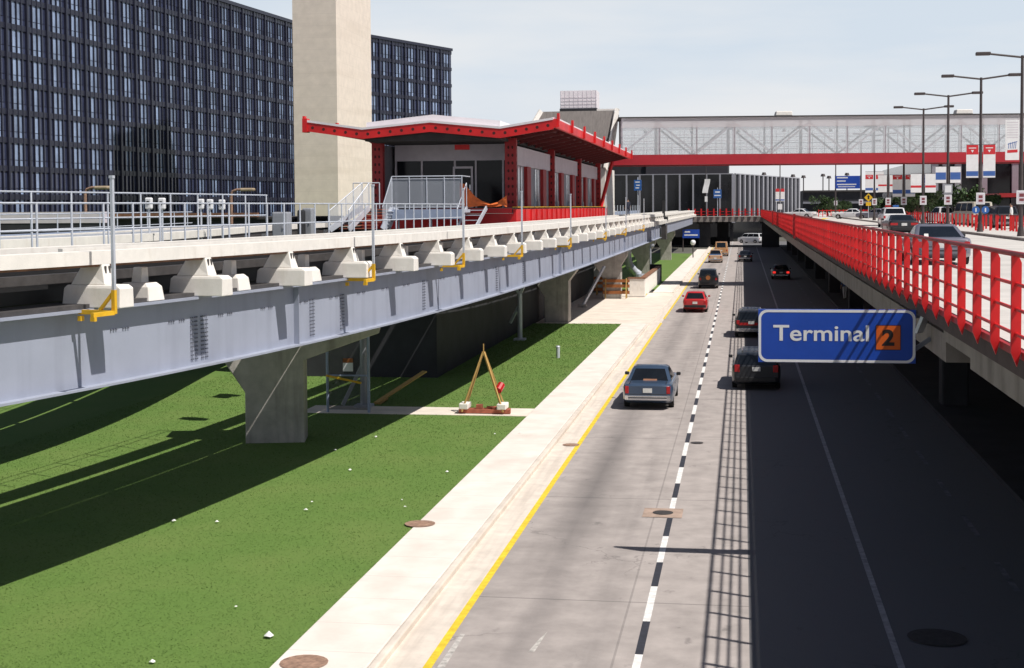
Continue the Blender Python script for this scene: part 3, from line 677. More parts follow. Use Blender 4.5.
# main slab behind the facade
back = [(p.x-22, p.y+4) for p in P_[::-1]]
mb = MB(); mb.prism([(p.x, p.y) for p in P_] + back, 0, HT); mb.build('slab', 'hotel_frame', ht)
mb = MB(); mb.prism([(p.x+.35, p.y) for p in P_] + [(p.x-.3, p.y) for p in P_[::-1]], HT+.002, HT+.5); mb.build('roof_edge', 'hotel_frame', ht)
rest = MB(); count = 0
cells = []
for r in range(11):
    for i in range(nb):
        cells.append((i, r))
cells_sorted = sorted(cells, key=lambda c: (c[0] < 9, c[0]))   # bays in view, the nearest first
mb_f = MB()
def facet(i):
    a = P_[i]; b = P_[i+1]; t = (b-a).normalized(); n_ = Vector((t.y, -t.x)); return a, b, t, n_
for i in range(nb):
    a, b, t, n_ = facet(i); T = Vector((t.x,t.y,0)); NN = Vector((n_.x,n_.y,0)); wv = (b-a).length
    for u in (0.0, .275, .52, .745):      # vertical fins
        big = u == 0.0
        c = Vector((a.x,a.y,HT/2)) + T*(wv*u); mb_f.obox(c + NN*(.14 if big else .10), T*(.13 if big else .06), NN*(.16 if big else .09), Vector((0,0,HT/2-.02)))
for i in range(nb):
    a, b, t, n_ = facet(i); T = Vector((t.x,t.y,0)); NN = Vector((n_.x,n_.y,0)); wv = (b-a).length
    for r in range(12):
        z = HT - .35 - r*FH
        mb_f.obox(Vector((a.x,a.y,z)) + T*(wv*.5) + NN*.075, T*(wv*.498), NN*.07, Vector((0,0,.30)))
o = mb_f.build('facade_frame', 'hotel_frame', ht)
for i, r in cells_sorted:
    a, b, t, n_ = facet(i); T = Vector((t.x,t.y,0)); NN = Vector((n_.x,n_.y,0)); wv = (b-a).length; z1 = HT-.35-r*FH-.30; z0 = z1-FH+.6
    if z0 < 5: continue
    mb = rest if count >= 100 or i < 9 else MB()
    for k, (u0, u1) in enumerate(((.08,.24),(.31,.49),(.55,.71),(.78,.95))):
        lit = 0
        rr = random.random()
        if k in (1,): lit = 0 if rr < .93 else 1
        elif k in (2,): lit = 0 if rr < .80 else 1
        else: lit = 1
        if r > 7 and rr < .25: lit = 1
        o0 = Vector((a.x,a.y,0)) + NN*.03
        zc = z0 + (z1-z0)*.26
        for (zz0, zz1) in ((z0, zc-.04), (zc+.04, z1)):
            mb.poly([o0+T*(wv*u0)+Vector((0,0,zz0)), o0+T*(wv*u1)+Vector((0,0,zz0)), o0+T*(wv*u1)+Vector((0,0,zz1)), o0+T*(wv*u0)+Vector((0,0,zz1))], lit)
    if mb is not rest: mb.build('window', ['hotel_glass','hotel_glass_dark'], ht); count += 1
o = rest.build('window', ['hotel_glass','hotel_glass_dark'], ht); o['kind'] = 'stuff'

TY = 152; ta = atY(293.5,100,TY); tb = atY(337,100,TY); td = TY*1.0976-TY
tw = thing('concrete_tower', 'plain tall beige concrete shaft rising out of the picture in front of the hotel', 'tower', (ta.x, TY, 0))
mb = MB(); mb.box(0, tb.x-ta.x, 0, td, 0, 62); mb.build('shaft', 'tower_stone', tw)
mb = MB(); mb.box(-.1, tb.x-ta.x+.1, -.1, td+.1, 62.003, 62.6); mb.build('coping', 'tower_stone', tw)
# low parapet road in front of the hotel, and ground-floor clutter
t = thing('parapet_wall', 'long lavender concrete parapet behind the far track at the left', 'wall', (0,0,0))
pa = atY(-40,203,62); pb_ = atY(104,203,62)
mb = MB(); mb.box(pa.x-10,pb_.x,62,62.3,6.62,7.14); mb.build('panel', 'lavender', t); mb = MB(); mb.box(pa.x-10,pb_.x,62.02,62.28,0,6.615); mb.build('base', 'dark_wall', t)
t = thing('ground_storey', 'dark low building with rusty red ledge at the foot of the hotel', 'building', (0,0,0))
a = atY(104,210,80); b = atY(292,210,80)
mb = MB(); mb.box(a.x,b.x,80,90,0,6.6); mb.build('wall', 'dark_wall', t); mb = MB(); mb.box(a.x,b.x-2,79.6,79.99,6.75,7.0); mb.build('ledge', 'rust', t)
mb = MB(); mb.box(a.x-.2,b.x+.2,79.8,90.2,6.605,6.74); mb.build('roof', 'dark_soffit', t)
def gooseneck(px, py, yy, label):
    p = atY(px, py, yy); t = thing('street_lamp', label, 'street lamp', (p.x, yy, 0), 0, 'gooseneck lamps in front of the hotel'); h = p.z
    mb = MB(); mb.tube((0,0,0),(0,0,h-.25),.09,8); mb.build('pole', 'iron', t)
    mb = MB(); pts = [(0,0,h-.3),(.08,0,h-.08),(.35,0,h+.02),(.75,0,h+.02)]
    for q0, q1 in zip(pts, pts[1:]): mb.tube(q0, q1, .07, 8)
    mb.build('arm', 'iron', t); mb = MB(); mb.box(.55,1.35,-.2,.2,h-.08,h+.10); mb.build('lamp_head', 'tan_lamp', t, bevel=.07)
mat('tan_lamp', (.42,.33,.22), .6)
gooseneck(85,188,70,'tan gooseneck lamp behind the railing, left one'); gooseneck(231,190,75,'tan gooseneck lamp behind the railing, right one near the tower')

# ------------------------------------------------------------------ pedestrian bridge and stair tower
BY0, BY1 = 125.0, 130.0
br = thing('pedestrian_bridge', 'long enclosed footbridge with glazed white truss above a deep red beam', 'footbridge', (0,0,0))
BSK = R(7.0); BPV = Vector((-11.2, 125.0, 0)); BROT = Matrix.Rotation(BSK, 3, 'Z')          # the bridge crosses slightly askew
br.rotation_euler = (0,0,BSK); br.location = BPV - BROT @ BPV
def on_bridge(x, y, z): return BPV + BROT @ (Vector((x,y,z)) - BPV)
bz0, bz1, bzt = 10.85, 11.74, 14.95; bx0 = -10.4; PANEL = 3.27; nbp = 18
for yy in (BY0, BY1-.3):
    mb = MB(); mb.box(bx0-.8,bx0+nbp*PANEL,yy,yy+.3,bz0,bz1); mb.build('floor_beam', 'red_beam', br)
mb = MB(); mb.box(bx0,bx0+nbp*PANEL,BY0+.3,BY1-.3,bz0+.1,bz0+.35); mb.build('floor', 'dark_soffit', br)
mb = MB(); mb.box(bx0-.3,bx0+nbp*PANEL,BY0-.12,BY1+.12,bzt,bzt+.10); mb.build('roof', 'dark_soffit', br)
for yy, inn in ((BY0, .25), (BY1, -.25)):
    s_ = 1 if inn > 0 else -1
    mb = MB(); mb.box(bx0,bx0+nbp*PANEL,yy-.02,yy+.02,bzt-.85,bzt-.003); mb.build('top_band', 'frosted', br)
    for i in range(nbp):
        x0 = bx0+i*PANEL
        mb = MB(); mb.box(x0+.04,x0+PANEL-.04,yy-.015,yy+.015,bz1+.003,bzt-.86); gp_ = mb.build('glass_panel', 'bridge_glass', br)
        mb = MB()
        for z in (12.35,12.9,13.45): mb.box(x0+.04,x0+PANEL-.04,yy+s_*.018,yy+s_*.05,z-.02,z+.02)
        for k in (1/3,2/3): mb.box(x0+PANEL*k-.02,x0+PANEL*k+.02,yy+s_*.052,yy+s_*.08,bz1+.01,bzt-.87)
        mb.build('glazing_bar', 'truss', gp_)
        ww = .26 if i % 2 == 1 else .16
        mb = MB(); mb.box(x0-ww/2,x0+ww/2,yy+s_*.1,yy+s_*.3,bz1+.004,bzt-.01); mb.build('truss_post', 'truss', br)
        lo, hi = bz1+.1, bzt-.5
        a, b = ((x0,lo),(x0+PANEL,hi)) if i % 2 == 0 else ((x0,hi),(x0+PANEL,lo))
        mb = MB(); mb.bar((a[0],yy+s_*.2,a[1]),(b[0],yy+s_*.2,b[1]),.14,.17); mb.build('truss_diagonal', 'truss', br)
# small ceiling lamps inside
for i in range(8):
    x = bx0+2.2+i*4.1; mb = MB(); mb.tube((x,127.4,bzt-1.2),(x,127.4,bzt-.95),.17,12,r2=.1); mb.build('ceiling_lamp', 'sign_white', br, smooth=50)
# legs of the bridge, hidden in the shade at the right
t = thing('bridge_pier', 'dark pier carrying the footbridge at the right', 'pier', (34,132,0)); mb = MB(); mb.box(-.7,.7,-1.5,1.5,5.5,bz0); mb.build('shaft', 'dark_wall', t); mb = MB(); mb.box(-1,1,-2.2,2.2,bz0-.5,bz0-.003); mb.build('cap', 'dark_wall', t)
for px, yy, lab in ((789,126.5,'small white box on the footbridge roof, left one'),(978,126.5,'small white box on the footbridge roof, right one behind the lamp post')):
    p = atY(px,115,yy); t = thing('roof_vent', lab, 'roof vent', on_bridge(p.x,127.5,bzt+.1), BSK, 'white roof vents on the footbridge')
    mb = MB(); mb.box(-.7,.7,-.5,.5,.02,.12); mb.build('base', 'dark_soffit', t); mb = MB(); mb.loft([[(-.75,-.55,.122),(.75,-.55,.122),(.75,.55,.122),(-.75,.55,.122)],[(-.66,-.5,.52),(.72,-.5,.52),(.72,.5,.52),(-.66,.5,.52)]]); mb.build('hood', 'white_concrete', t, bevel=.06)
tt = thing('stair_tower', 'tower with sloping brown-grey ribbed roof and white edges between station and footbridge', 'stair tower', (0,0,0))
q = atY(543,112,128); q2 = atY(615,111,128); b0 = atY(604,168,124.2)
zt_ = q.z; zb = 10.6; xl0, xl1 = q.x, q2.x
mb = MB()   # sloping roof leaning back
mb.loft([[(xl0-2.6,124.6,zb),(xl1-.9,124.6,zb),(xl1-.9,134,zb),(xl0-2.6,134,zb)],[(xl0,127.6,zt_),(xl1-.15,127.6,zt_),(xl1-.15,134,zt_),(xl0,134,zt_)]]); mb.build('roof', 'slope_roof', tt)
mb = MB(); mb.bar((xl1-.55,124.45,zb-.1),(xl1+.25,127.5,zt_+.05),.16,.62); mb.build('edge_trim', 'white_concrete', tt)
mb = MB(); mb.bar((xl0-2.8,124.45,zb-.1),(xl0-.1,127.5,zt_+.05),.16,.5); mb.build('edge_trim', 'white_concrete', tt)
mb = MB(); mb.box(xl1-1.6,xl1+.4,127.6,128.2,zt_+.003,zt_+.16); mb.build('edge_trim', 'white_concrete', tt)
mb = MB(); mb.box(xl1-2.6,xl1-.6,124.7,133.9,0,zb-.003); mb.build('lower_wall', 'white_concrete', tt)
mb = MB(); mb.box(xl0-2.6,xl1-2.603,125.5,133.9,0,zb-.003); mb.build('wall', 'grey_wall', tt)
a = atY(562,92,131); b = atY(598,108,131)
v = thing('rooftop_unit', 'white louvred box on a dark base on top of the stair tower', 'rooftop unit', ((a.x+b.x)/2,131,zt_))
wv = (b.x-a.x)/2; mb = MB(); mb.box(-wv-.05,wv+.05,-1.4,1.4,.003,.38); mb.build('base', 'dark_wall', v); mb = MB(); mb.box(-wv,wv,-1.3,1.3,.383,a.z-zt_); bd = mb.build('body', 'roof_white', v)
mb = MB()
for k in range(9): mb.box(-wv+.05+k*(2*wv-.1)/8-.015,-wv+.05+k*(2*wv-.1)/8+.015,-1.32,-1.302,.4,a.z-zt_-.03)
for k in range(4): mb.box(-wv,wv,-1.34,-1.322,.5+k*.3,.52+k*.3)
mb.build('louvre', 'lavender', bd)

# ------------------------------------------------------------------ upper road (right) with its edge
DZ = 5.35
mb = MB(); mb.box(3.55,60,-60,262,5.15,DZ); mb.build('upper_road', 'deck_concrete', kind='structure')
mb = MB(); mb.box(-70,62,250,264,4.45,5.345); mb.build('cross_road', 'edge_concrete', kind='structure')
mb = MB(); mb.box(14,60,264,420,5.05,5.34); mb.build('far_upper_road', 'deck_concrete', kind='structure')
mb = MB(); mb.box(14.0,17.6,-20,240,DZ,DZ+.15); mb.build('upper_sidewalk', 'deck_concrete', kind='structure', bevel=.03)
mb = MB(); mb.box(13.86,13.995,-20,240,DZ-.1,DZ+.13); mb.build('upper_kerb', 'edge_concrete', kind='structure')
mb = MB(); mb.poly([(9.0,180,DZ+.004),(9.4,180,DZ+.004),(12.5,210,DZ+.004),(11.6,210,DZ+.004)]); mb.build('yellow_kerb_paint', 'yellow_paint', kind='structure')
eb = thing('deck_edge_beam', 'weathered concrete edge beam with bracket ribs below the red railing', 'edge beam', (0,0,0))
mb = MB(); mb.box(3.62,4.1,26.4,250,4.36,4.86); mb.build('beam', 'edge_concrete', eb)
mb = MB(); mb.box(3.36,3.54,-30,250,5.08,5.33); mb.build('slab_edge', 'dark_edge', eb)  # dark colour stands in for shade in the recess below the fins
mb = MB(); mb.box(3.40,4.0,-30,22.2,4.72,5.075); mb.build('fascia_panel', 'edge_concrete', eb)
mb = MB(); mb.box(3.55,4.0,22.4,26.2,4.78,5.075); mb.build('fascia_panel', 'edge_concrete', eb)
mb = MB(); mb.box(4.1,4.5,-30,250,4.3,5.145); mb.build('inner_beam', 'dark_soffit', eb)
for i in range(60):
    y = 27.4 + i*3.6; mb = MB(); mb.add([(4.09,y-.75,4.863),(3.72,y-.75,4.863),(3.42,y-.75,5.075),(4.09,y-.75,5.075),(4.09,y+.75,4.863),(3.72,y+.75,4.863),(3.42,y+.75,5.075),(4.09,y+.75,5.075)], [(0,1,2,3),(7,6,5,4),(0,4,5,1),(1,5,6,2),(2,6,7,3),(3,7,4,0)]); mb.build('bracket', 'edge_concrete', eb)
# columns, beams and back wall under the deck
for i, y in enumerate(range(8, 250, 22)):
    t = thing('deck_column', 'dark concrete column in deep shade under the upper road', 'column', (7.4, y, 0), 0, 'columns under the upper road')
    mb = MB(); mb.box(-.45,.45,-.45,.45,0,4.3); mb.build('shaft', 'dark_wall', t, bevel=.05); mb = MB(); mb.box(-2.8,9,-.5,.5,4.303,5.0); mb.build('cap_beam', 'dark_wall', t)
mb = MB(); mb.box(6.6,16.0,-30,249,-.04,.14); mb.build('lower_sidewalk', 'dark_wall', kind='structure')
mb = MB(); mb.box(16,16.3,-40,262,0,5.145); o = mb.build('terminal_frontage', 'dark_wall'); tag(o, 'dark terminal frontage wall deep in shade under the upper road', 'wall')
# red railing
rl = thing('red_railing', 'long bright red railing of flat upright fins and tube rails along the upper road', 'railing', (0,0,0))
ZT, ZB = 6.60, 5.30
far = MB(); y = 16.3; n = 0
def fin(mb, y):
    mb.add([(3.18,y-.03,ZT-.02),(3.18,y-.03,ZB+.12),(3.25,y-.03,ZB-.05),(3.295,y-.03,ZB+.12),(3.295,y-.03,ZT-.10),(3.26,y-.03,ZT-.02)]
         + [(3.18,y+.03,ZT-.02),(3.18,y+.03,ZB+.12),(3.25,y+.03,ZB-.05),(3.295,y+.03,ZB+.12),(3.295,y+.03,ZT-.10),(3.26,y+.03,ZT-.02)],
           [(0,1,2,3,4,5),(11,10,9,8,7,6)] + [(i,6+i,6+(i+1)%6,(i+1)%6) for i in range(6)])
while y < 250:
    if n < 100: mb = MB(); fin(mb, y); mb.build('fin', 'red', rl)
    else: fin(far, y)
    y += 1.43; n += 1
o = far.build('fin', 'red', rl); o['kind'] = 'stuff'
for z, r in ((ZT,.035),(ZT-.36,.024),(ZT-.66,.024),(ZT-.96,.024)):
    mb = MB(); mb.tube((3.24,-30,z),(3.24,250,z),r,8); mb.build('rail', 'red' if r < .03 else 'red_deep', rl, smooth=60)
mb = MB(); mb.box(3.3,3.36,-30,250,5.335,5.43); mb.build('toe_board', 'red_deep', rl)
for (y, lab) in ((88,'first'),(150,'second')):
    mb = MB(); mb.box(3.05,3.2,y-.08,y+.08,ZB-.1,ZT+.1); mb.build('joint_post', 'red_deep', rl)
rf2 = thing('red_railing', 'short red bollard railing crossing above the road in the distance', 'railing', (0,0,0))
mb = MB(); mb.box(-9.5,3.2,249.9,250.0,5.7,5.8); mb.box(-9.5,3.2,249.9,250.0,6.2,6.28); mb.build('rail', 'red', rf2)
for i in range(12):
    mb = MB(); mb.box(-9.3+i*1.08,-9.05+i*1.08,249.7,249.88,5.45,6.75); mb.build('fin', 'red', rf2)

# ------------------------------------------------------------------ Terminal sign
sg = thing('terminal_sign', 'blue sign with rounded white border reading Terminal 2 hung from the upper road', 'sign', (0,0,0))
SYd = 28.4
A = atY(758.3,308.3,SYd); B = atY(915.6,364.6,SYd); x0, x1, z1, z0 = A.x, B.x, A.z-.02, B.z+.02
def rrect(x0,x1,z0,z1,r,y,n=6):
    pts = []
    for cx, cz, a0 in ((x1-r,z1-r,0),(x0+r,z1-r,90),(x0+r,z0+r,180),(x1-r,z0+r,270)):
        for k in range(n+1):
            a = R(a0+90*k/n); pts.append((cx+r*math.cos(a), y, cz+r*math.sin(a)))
    return pts
pn = thing  # noqa
mb = MB(); mb.box(x0,x1,SYd,SYd+.12,z0,z1); mb.build('panel', 'sign_blue', sg)
mb = MB(); o1 = rrect(x0+.005,x1-.005,z0+.005,z1-.005,.17,SYd-.004); o2 = rrect(x0+.055,x1-.055,z0+.055,z1-.055,.13,SYd-.004); k = len(o1)
mb.add(o1+o2, [(i,(i+1)%k,k+(i+1)%k,k+i) for i in range(k)]); mb.build('border', 'sign_white', sg)
me = text_mesh('Terminal', .41, .006); o = bpy.data.objects.new('lettering', me); col.objects.link(o); o.parent = sg
me.materials.clear(); me.materials.append(M['sign_white'])
tp = atY(773.2,340.2,SYd); xs = [v.co.x for v in me.vertices]; wpx = atY(869.0,340,SYd).x - tp.x; sc = wpx/(max(xs)-min(xs))
caph = 15.2/F*SYd; ys = [v.co.y for v in me.vertices]; scy = caph/(max(ys)-min(0,0))
o.rotation_euler = (R(90),0,0); o.scale = (sc, scy, 1); o.location = (tp.x - min(xs)*sc, SYd-.005, tp.z - .0)
a = atY(876.3,325.6,SYd); b = atY(900.2,349.6,SYd); bc = (a.x+b.x)/2; bz = (a.z+b.z)/2; hw = (b.x-a.x)/2
mb = MB(); mb.poly([(a.x,SYd-.005,b.z),(b.x,SYd-.005,b.z),(b.x,SYd-.005,a.z),(a.x,SYd-.005,a.z)]); nbk = mb.build('number_plate', 'sign_orange', sg)
mb = MB()
for (xx0,xx1,zz0,zz1) in ((a.x-.012,a.x,b.z-.012,a.z+.012),(b.x,b.x+.012,b.z-.012,a.z+.012),(a.x,b.x,b.z-.012,b.z),(a.x,b.x,a.z,a.z+.012)): mb.poly([(xx0,SYd-.006,zz0),(xx1,SYd-.006,zz0),(xx1,SYd-.006,zz1),(xx0,SYd-.006,zz1)])
mb.build('number_edge', 'sign_black', nbk)
me = text_mesh('2', .42, .016); o = bpy.data.objects.new('numeral', me); col.objects.link(o); o.parent = nbk; me.materials.clear(); me.materials.append(M['sign_black'])
xs = [v.co.x for v in me.vertices]; ys = [v.co.y for v in me.vertices]; s = hw*1.42/(max(ys)-min(ys)); o.scale = (s*1.1,s,1); o.rotation_euler = (R(90),0,0)
o.location = (bc-(min(xs)+max(xs))/2*s*1.1, SYd-.007, bz-(min(ys)+max(ys))/2*s)
mb = MB(); mb.bar((x1-.1,SYd+.1,z1-.15),(3.62,SYd+.1,5.2),.08,.10); mb.bar((x1-.1,SYd+.1,z0+.2),(3.62,SYd+.1,4.6),.08,.08); mb.bar((x1-.5,SYd+.16,z1-.15),(3.62,SYd+.16,z1-.12),.08,.08); mb.build('hanger', 'girder_dark', sg)
mb = MB(); mb.bar((x1+.03,SYd-.2,z1-.42),(x1+.20,SYd-.3,5.22),.30,.06); mb.build('bracket_plate', 'galv', sg)

# ------------------------------------------------------------------ vehicles
def car(kind, paint, label, group, loc, rz=0, **kw):
    p = dict(sedan=dict(L=4.9,W=1.80,Ht=1.37,belt=.90,hood=.88,trunk=.93,ws=.85,rf=.2,rr=-.80,rw=-1.55),
             hatch=dict(L=4.0,W=1.66,Ht=1.38,belt=.92,hood=.86,trunk=.93,ws=.75,rf=.15,rr=-1.35,rw=-1.82),
             coupe=dict(L=4.5,W=1.74,Ht=1.26,belt=.80,hood=.80,trunk=.84,ws=.6,rf=.05,rr=-.55,rw=-1.65),
             suv=dict(L=4.4,W=1.80,Ht=1.70,belt=1.12,hood=1.06,trunk=1.12,ws=.80,rf=.35,rr=-1.98,rw=-2.16),
             van=dict(L=4.9,W=1.98,Ht=2.05,belt=1.20,hood=1.05,trunk=1.20,ws=1.75,rf=1.15,rr=-2.28,rw=-2.42),
             pickup=dict(L=4.9,W=1.80,Ht=1.62,belt=1.05,hood=1.02,trunk=1.02,ws=1.05,rf=.6,rr=-.35,rw=-.5))[kind]
    p.update(kw); t = thing('parked_car' if kw.get('parked') else {'sedan':'sedan_car','hatch':'hatchback_car','coupe':'coupe_car','suv':'suv_car','van':'van','pickup':'pickup_truck'}[kind], label, {'van':'van','pickup':'pickup truck','suv':'suv'}.get(kind,'car'), loc, rz, group)
    Lh, hw = p['L']/2, p['W']/2; wr = .33 if kind in ('suv','van','pickup') else .30; wy = (Lh-.85, -Lh+.95); ar = wr+.07
    def top(y):
        if y > p['ws']: return p['hood'] + (p['belt']-p['hood'])*max(0,1-(y-p['ws'])/.3) - .22*max(0,(y-p['ws']-.5)/(Lh-p['ws']))**2
        if y < p['rw']: return p['trunk'] - .02*(p['rw']-y)
        return p['belt'] + (p['trunk']-p['belt'])*(p['ws']-y)/(p['ws']-p['rw'])
    ys = sorted(set([round(v,3) for v in np.arange(-Lh, Lh+.001, .075)] + [-Lh+.03, Lh-.03, round(Lh,3)])); rings = []
    for y in ys:
        e = max(0, (abs(y)-(Lh-.45))/.45); w_ = hw*(1-.11*e**2.2); zt = top(y) - (.07 if kind != 'van' else .03)*max(0,(abs(y)-(Lh-.12))/.12)**2; zb = .20 + .14*e
        arch = 0
        for q in wy:
            d = abs(y-q)
            if d < ar: arch = max(arch, wr+math.sqrt(ar*ar-d*d))
        z1_ = max(zb, arch); zm = max(.56, arch+.02)
        half = [(w_*.80, z1_ if arch else zb), (w_*.97, max(zb+.07, arch)), (w_, zm), (w_*.985, max(zt-.12, zm+.02)), (w_*.95, zt-.035), (w_*.86, zt), (w_*.45, zt+.012)]
        rings.append([(x,y,z) for x,z in half] + [(-x,y,z) for x,z in half[::-1]])
    mb = MB(); mb.loft(rings)
    # cabin
    bw, tw_ = hw*.91, hw*(.70 if kind not in ('van','suv') else .78 if kind == 'suv' else .84); zt = p['Ht']; zb = p['belt']-.04
    def loop(yf, yr, w_, z, c): return [(w_-c,yf,z),(w_,yf-c,z),(w_,yr+c,z),(w_-c,yr,z),(-w_+c,yr,z),(-w_,yr+c,z),(-w_,yf-c,z),(-w_+c,yf,z)]
    ll = lambda u: (p['ws']+(p['rf']-p['ws'])*u, p['rw']+(p['rr']-p['rw'])*u, bw+(tw_-bw)*u, zb+(zt-.05-zb)*u)
    A_, B_ = ll(0), ll(1)
    if not kw.get('cab_paint'): mb.loft([loop(*A_,.08), loop(*B_,.10), loop(B_[0]-.10,B_[1]+.10,B_[2]-.09,zt,.10), loop(B_[0]-.4,B_[1]+.4,B_[2]-.4,zt+.02,.1)])
    body = mb.build('body', 'paint_'+paint, t, smooth=38)
    if kw.get('cab_paint'):
        mb = MB(); mb.loft([loop(*A_,.08), loop(*B_,.10), loop(B_[0]-.10,B_[1]+.10,B_[2]-.09,zt,.10), loop(B_[0]-.4,B_[1]+.4,B_[2]-.4,zt+.02,.1)]); mb.build('cab', 'paint_'+kw['cab_paint'], t, smooth=38)
    # windows: panels a few mm proud of the cabin
    def pan(name, c00, c10, c11, c01, nrm, mu=.07, mv0=.14, mv1=.10):
        c00,c10,c11,c01 = map(Vector,(c00,c10,c11,c01)); f_ = lambda u,v: (c00.lerp(c10,u)).lerp(c01.lerp(c11,u), v) + Vector(nrm)*.008
        mb = MB(); r_ = [f_(mu,mv0),f_(1-mu,mv0),f_(1-mu,1-mv1),f_(mu,1-mv1)]; mb.poly(r_); return mb.build(name, 'car_glass', t), f_
    (yf0,yr0,w0,z0_),(yf1,yr1,w1,z1_) = A_, B_; c = .09
    pan('windshield',(-w0+c,yf0,z0_),(w0-c,yf0,z0_),(w1-c,yf1,z1_),(-w1+c,yf1,z1_),(0,.8,.6),.04)
    rwin, rf_ = pan('rear_window',(w0-c,yr0,z0_),(-w0+c,yr0,z0_),(-w1+c,yr1,z1_),(w1-c,yr1,z1_),(0,-.8,.6),.02 if kind!='van' else .1, .05 if kind in ('sedan','coupe') else .12, .05)
    for s_ in (-1,1):
        n_ = 3 if kind in ('suv','van') else (1 if kind=='pickup' else 2)
        for k in range(n_):
            u0, u1 = k/n_, (k+1)/n_
            P = lambda u,v: Vector((s_*(w0+(w1-w0)*v), (yf0-c+(yr0+c-yf0+c)*u)*(1-v)+(yf1-c+(yr1+c-yf1+c)*u)*v, z0_+(z1_-z0_)*v))
            pan('side_window', P(u0,0),P(u1,0),P(u1,1),P(u0,1),(s_,0,.3),.05,.14,.08)
    if kw.get('shelf'):
        a_ = [rf_(.30,.14),rf_(.66,.14),rf_(.66,.26),rf_(.30,.26)]; mb = MB(); mb.poly([v+Vector((0,-.004,.004)) for v in a_]); mb.build('parcel_shelf', kw['shelf'], t)
    if kw.get('sticker'):
        mb = MB(); mb.poly([v+Vector((0,-.004,.004)) for v in (rf_(.86,.18),rf_(.76,.18),rf_(.76,.42),rf_(.86,.42))]); mb.build('window_sticker', 'plate', t)
    # wheels
    for q in wy:
        for s_ in (-1,1):
            mb = MB(); mb.tube((s_*(hw-.20),q,wr),(s_*(hw-.015),q,wr),wr,18); wh = mb.build('wheel', 'tyre', t, smooth=40)
            mb = MB(); mb.tube((s_*(hw-.06),q,wr),(s_*(hw-.005),q,wr),wr*.62,14); mb.build('rim', kw.get('rims','rim'), wh, smooth=40)
    # bumpers, lamps, plate, mirrors
    bm = kw.get('bumper','chrome'); bzr = kw.get('bz',.46)
    for s_, nm in ((-1,'rear_bumper'),(1,'front_bumper')):
        mb = MB(); e_ = hw*.90
        pts = [(-e_,s_*(Lh-.13)),(-e_*.985,s_*(Lh+.02)),(-e_*.85,s_*(Lh+.07)),(e_*.85,s_*(Lh+.07)),(e_*.985,s_*(Lh+.02)),(e_,s_*(Lh-.13))]
        mb.prism(pts, bzr-.10, bzr+.07); bb = mb.build(nm, bm, t, bevel=.015)
        if s_ < 0:
            mb = MB(); mb.box(-e_*.84,e_*.84,-Lh-.078,-Lh-.072,bzr-.03,bzr+.005); mb.build('rub_strip', 'black_plastic', bb)
    lz = kw.get('lz', p['trunk']-.22 if kind not in ('suv','van') else .86); lh = kw.get('lh', .20); lw = kw.get('lw', .16)
    for s_ in (-1,1):
        xo = s_*(hw*.885-lw/2); mb = MB(); mb.box(xo-lw/2,xo+lw/2,-Lh-.012,-Lh+.1,lz-lh/2,lz+lh/2); mb.build('taillight', kw.get('lamp','lamp_red'), t, bevel=.01)
        mb = MB(); mb.box(s_*(hw*.66)-.17,s_*(hw*.66)+.17,Lh-.06,Lh+.012,.60,.76); mb.build('headlight', 'lamp_white', t, bevel=.02)
        mb = MB(); my = p['ws']-.32; mb.box(s_*(hw+.06)-.08,s_*(hw+.06)+.08,my-.05,my+.06,p['belt']+.01,p['belt']+.13); mb.build('mirror', 'black_plastic' if paint!='red_car' else 'paint_red_car', t, bevel=.03)
        for q in ((p['ws']+p['rw'])/2-.15,):
            mb = MB(); mb.box(s_*hw-.012,s_*hw+.014,q-.09,q+.09,p['belt']-.17,p['belt']-.13); mb.build('door_handle', 'chrome', t)
    pz = kw.get('pz', lz-.02 if kind!='pickup' else .62)
    mb = MB(); mb.box(-.16,.16,-Lh-.02,-Lh-.004,pz-.08,pz+.08); mb.build('license_plate', 'plate', t)
    if kind in ('sedan','coupe'):      # trunk seams
        mb = MB(); zz = p['trunk']+.02
        for xx in (-hw*.72, hw*.72): mb.box(xx-.008,xx+.008,-Lh+.10,p['rw']+.02,zz-.03,zz+.002)
        mb.box(-hw*.72,hw*.72,-Lh-.004,-Lh+.03,bzr+.10,bzr+.115); mb.build('trunk_seam', 'black_plastic', t)
    if kw.get('rack'):
        mb = MB()
        for xx in (-tw_+.2,tw_-.2): mb.tube((xx,p['rf']-.5,zt+.09),(xx,p['rr']+.3,zt+.09),.022)
        for yy in np.linspace(p['rf']-.6,p['rr']+.4,4): mb.tube((-tw_+.2,yy,zt+.09),(tw_-.2,yy,zt+.09),.018)
        for yy in (p['rf']-.5,p['rr']+.3):
            for xx in (-tw_+.2,tw_-.2): mb.tube((xx,yy,zt-.01),(xx,yy,zt+.09),.02)
        mb.build('roof_rack', kw.get('rack_mat','chrome'), t)
    if kw.get('spare'):
        mb = MB(); mb.tube((0,-Lh-.02,.98),(0,-Lh-.24,.98),.34,20); sp = mb.build('spare_wheel', 'tyre', t, smooth=40)
        mb = MB(); mb.tube((0,-Lh-.2,.98),(0,-Lh-.25,.98),.20,16); mb.build('cover', 'orange_board', sp, smooth=40)
    if kw.get('bed'):
        mb = MB(); mb.box(-hw*.8,hw*.8,-Lh+.1,p['rw']-.15,.98,1.10); mb.build('bed_cover', 'paint_'+kw['bed'], t)
    if kw.get('stripe'):
        mb = MB(); mb.box(-hw*.80,hw*.80,-Lh-.010,-Lh-.002,.70,.84); mb.build('tail_stripe', kw['stripe'], t)
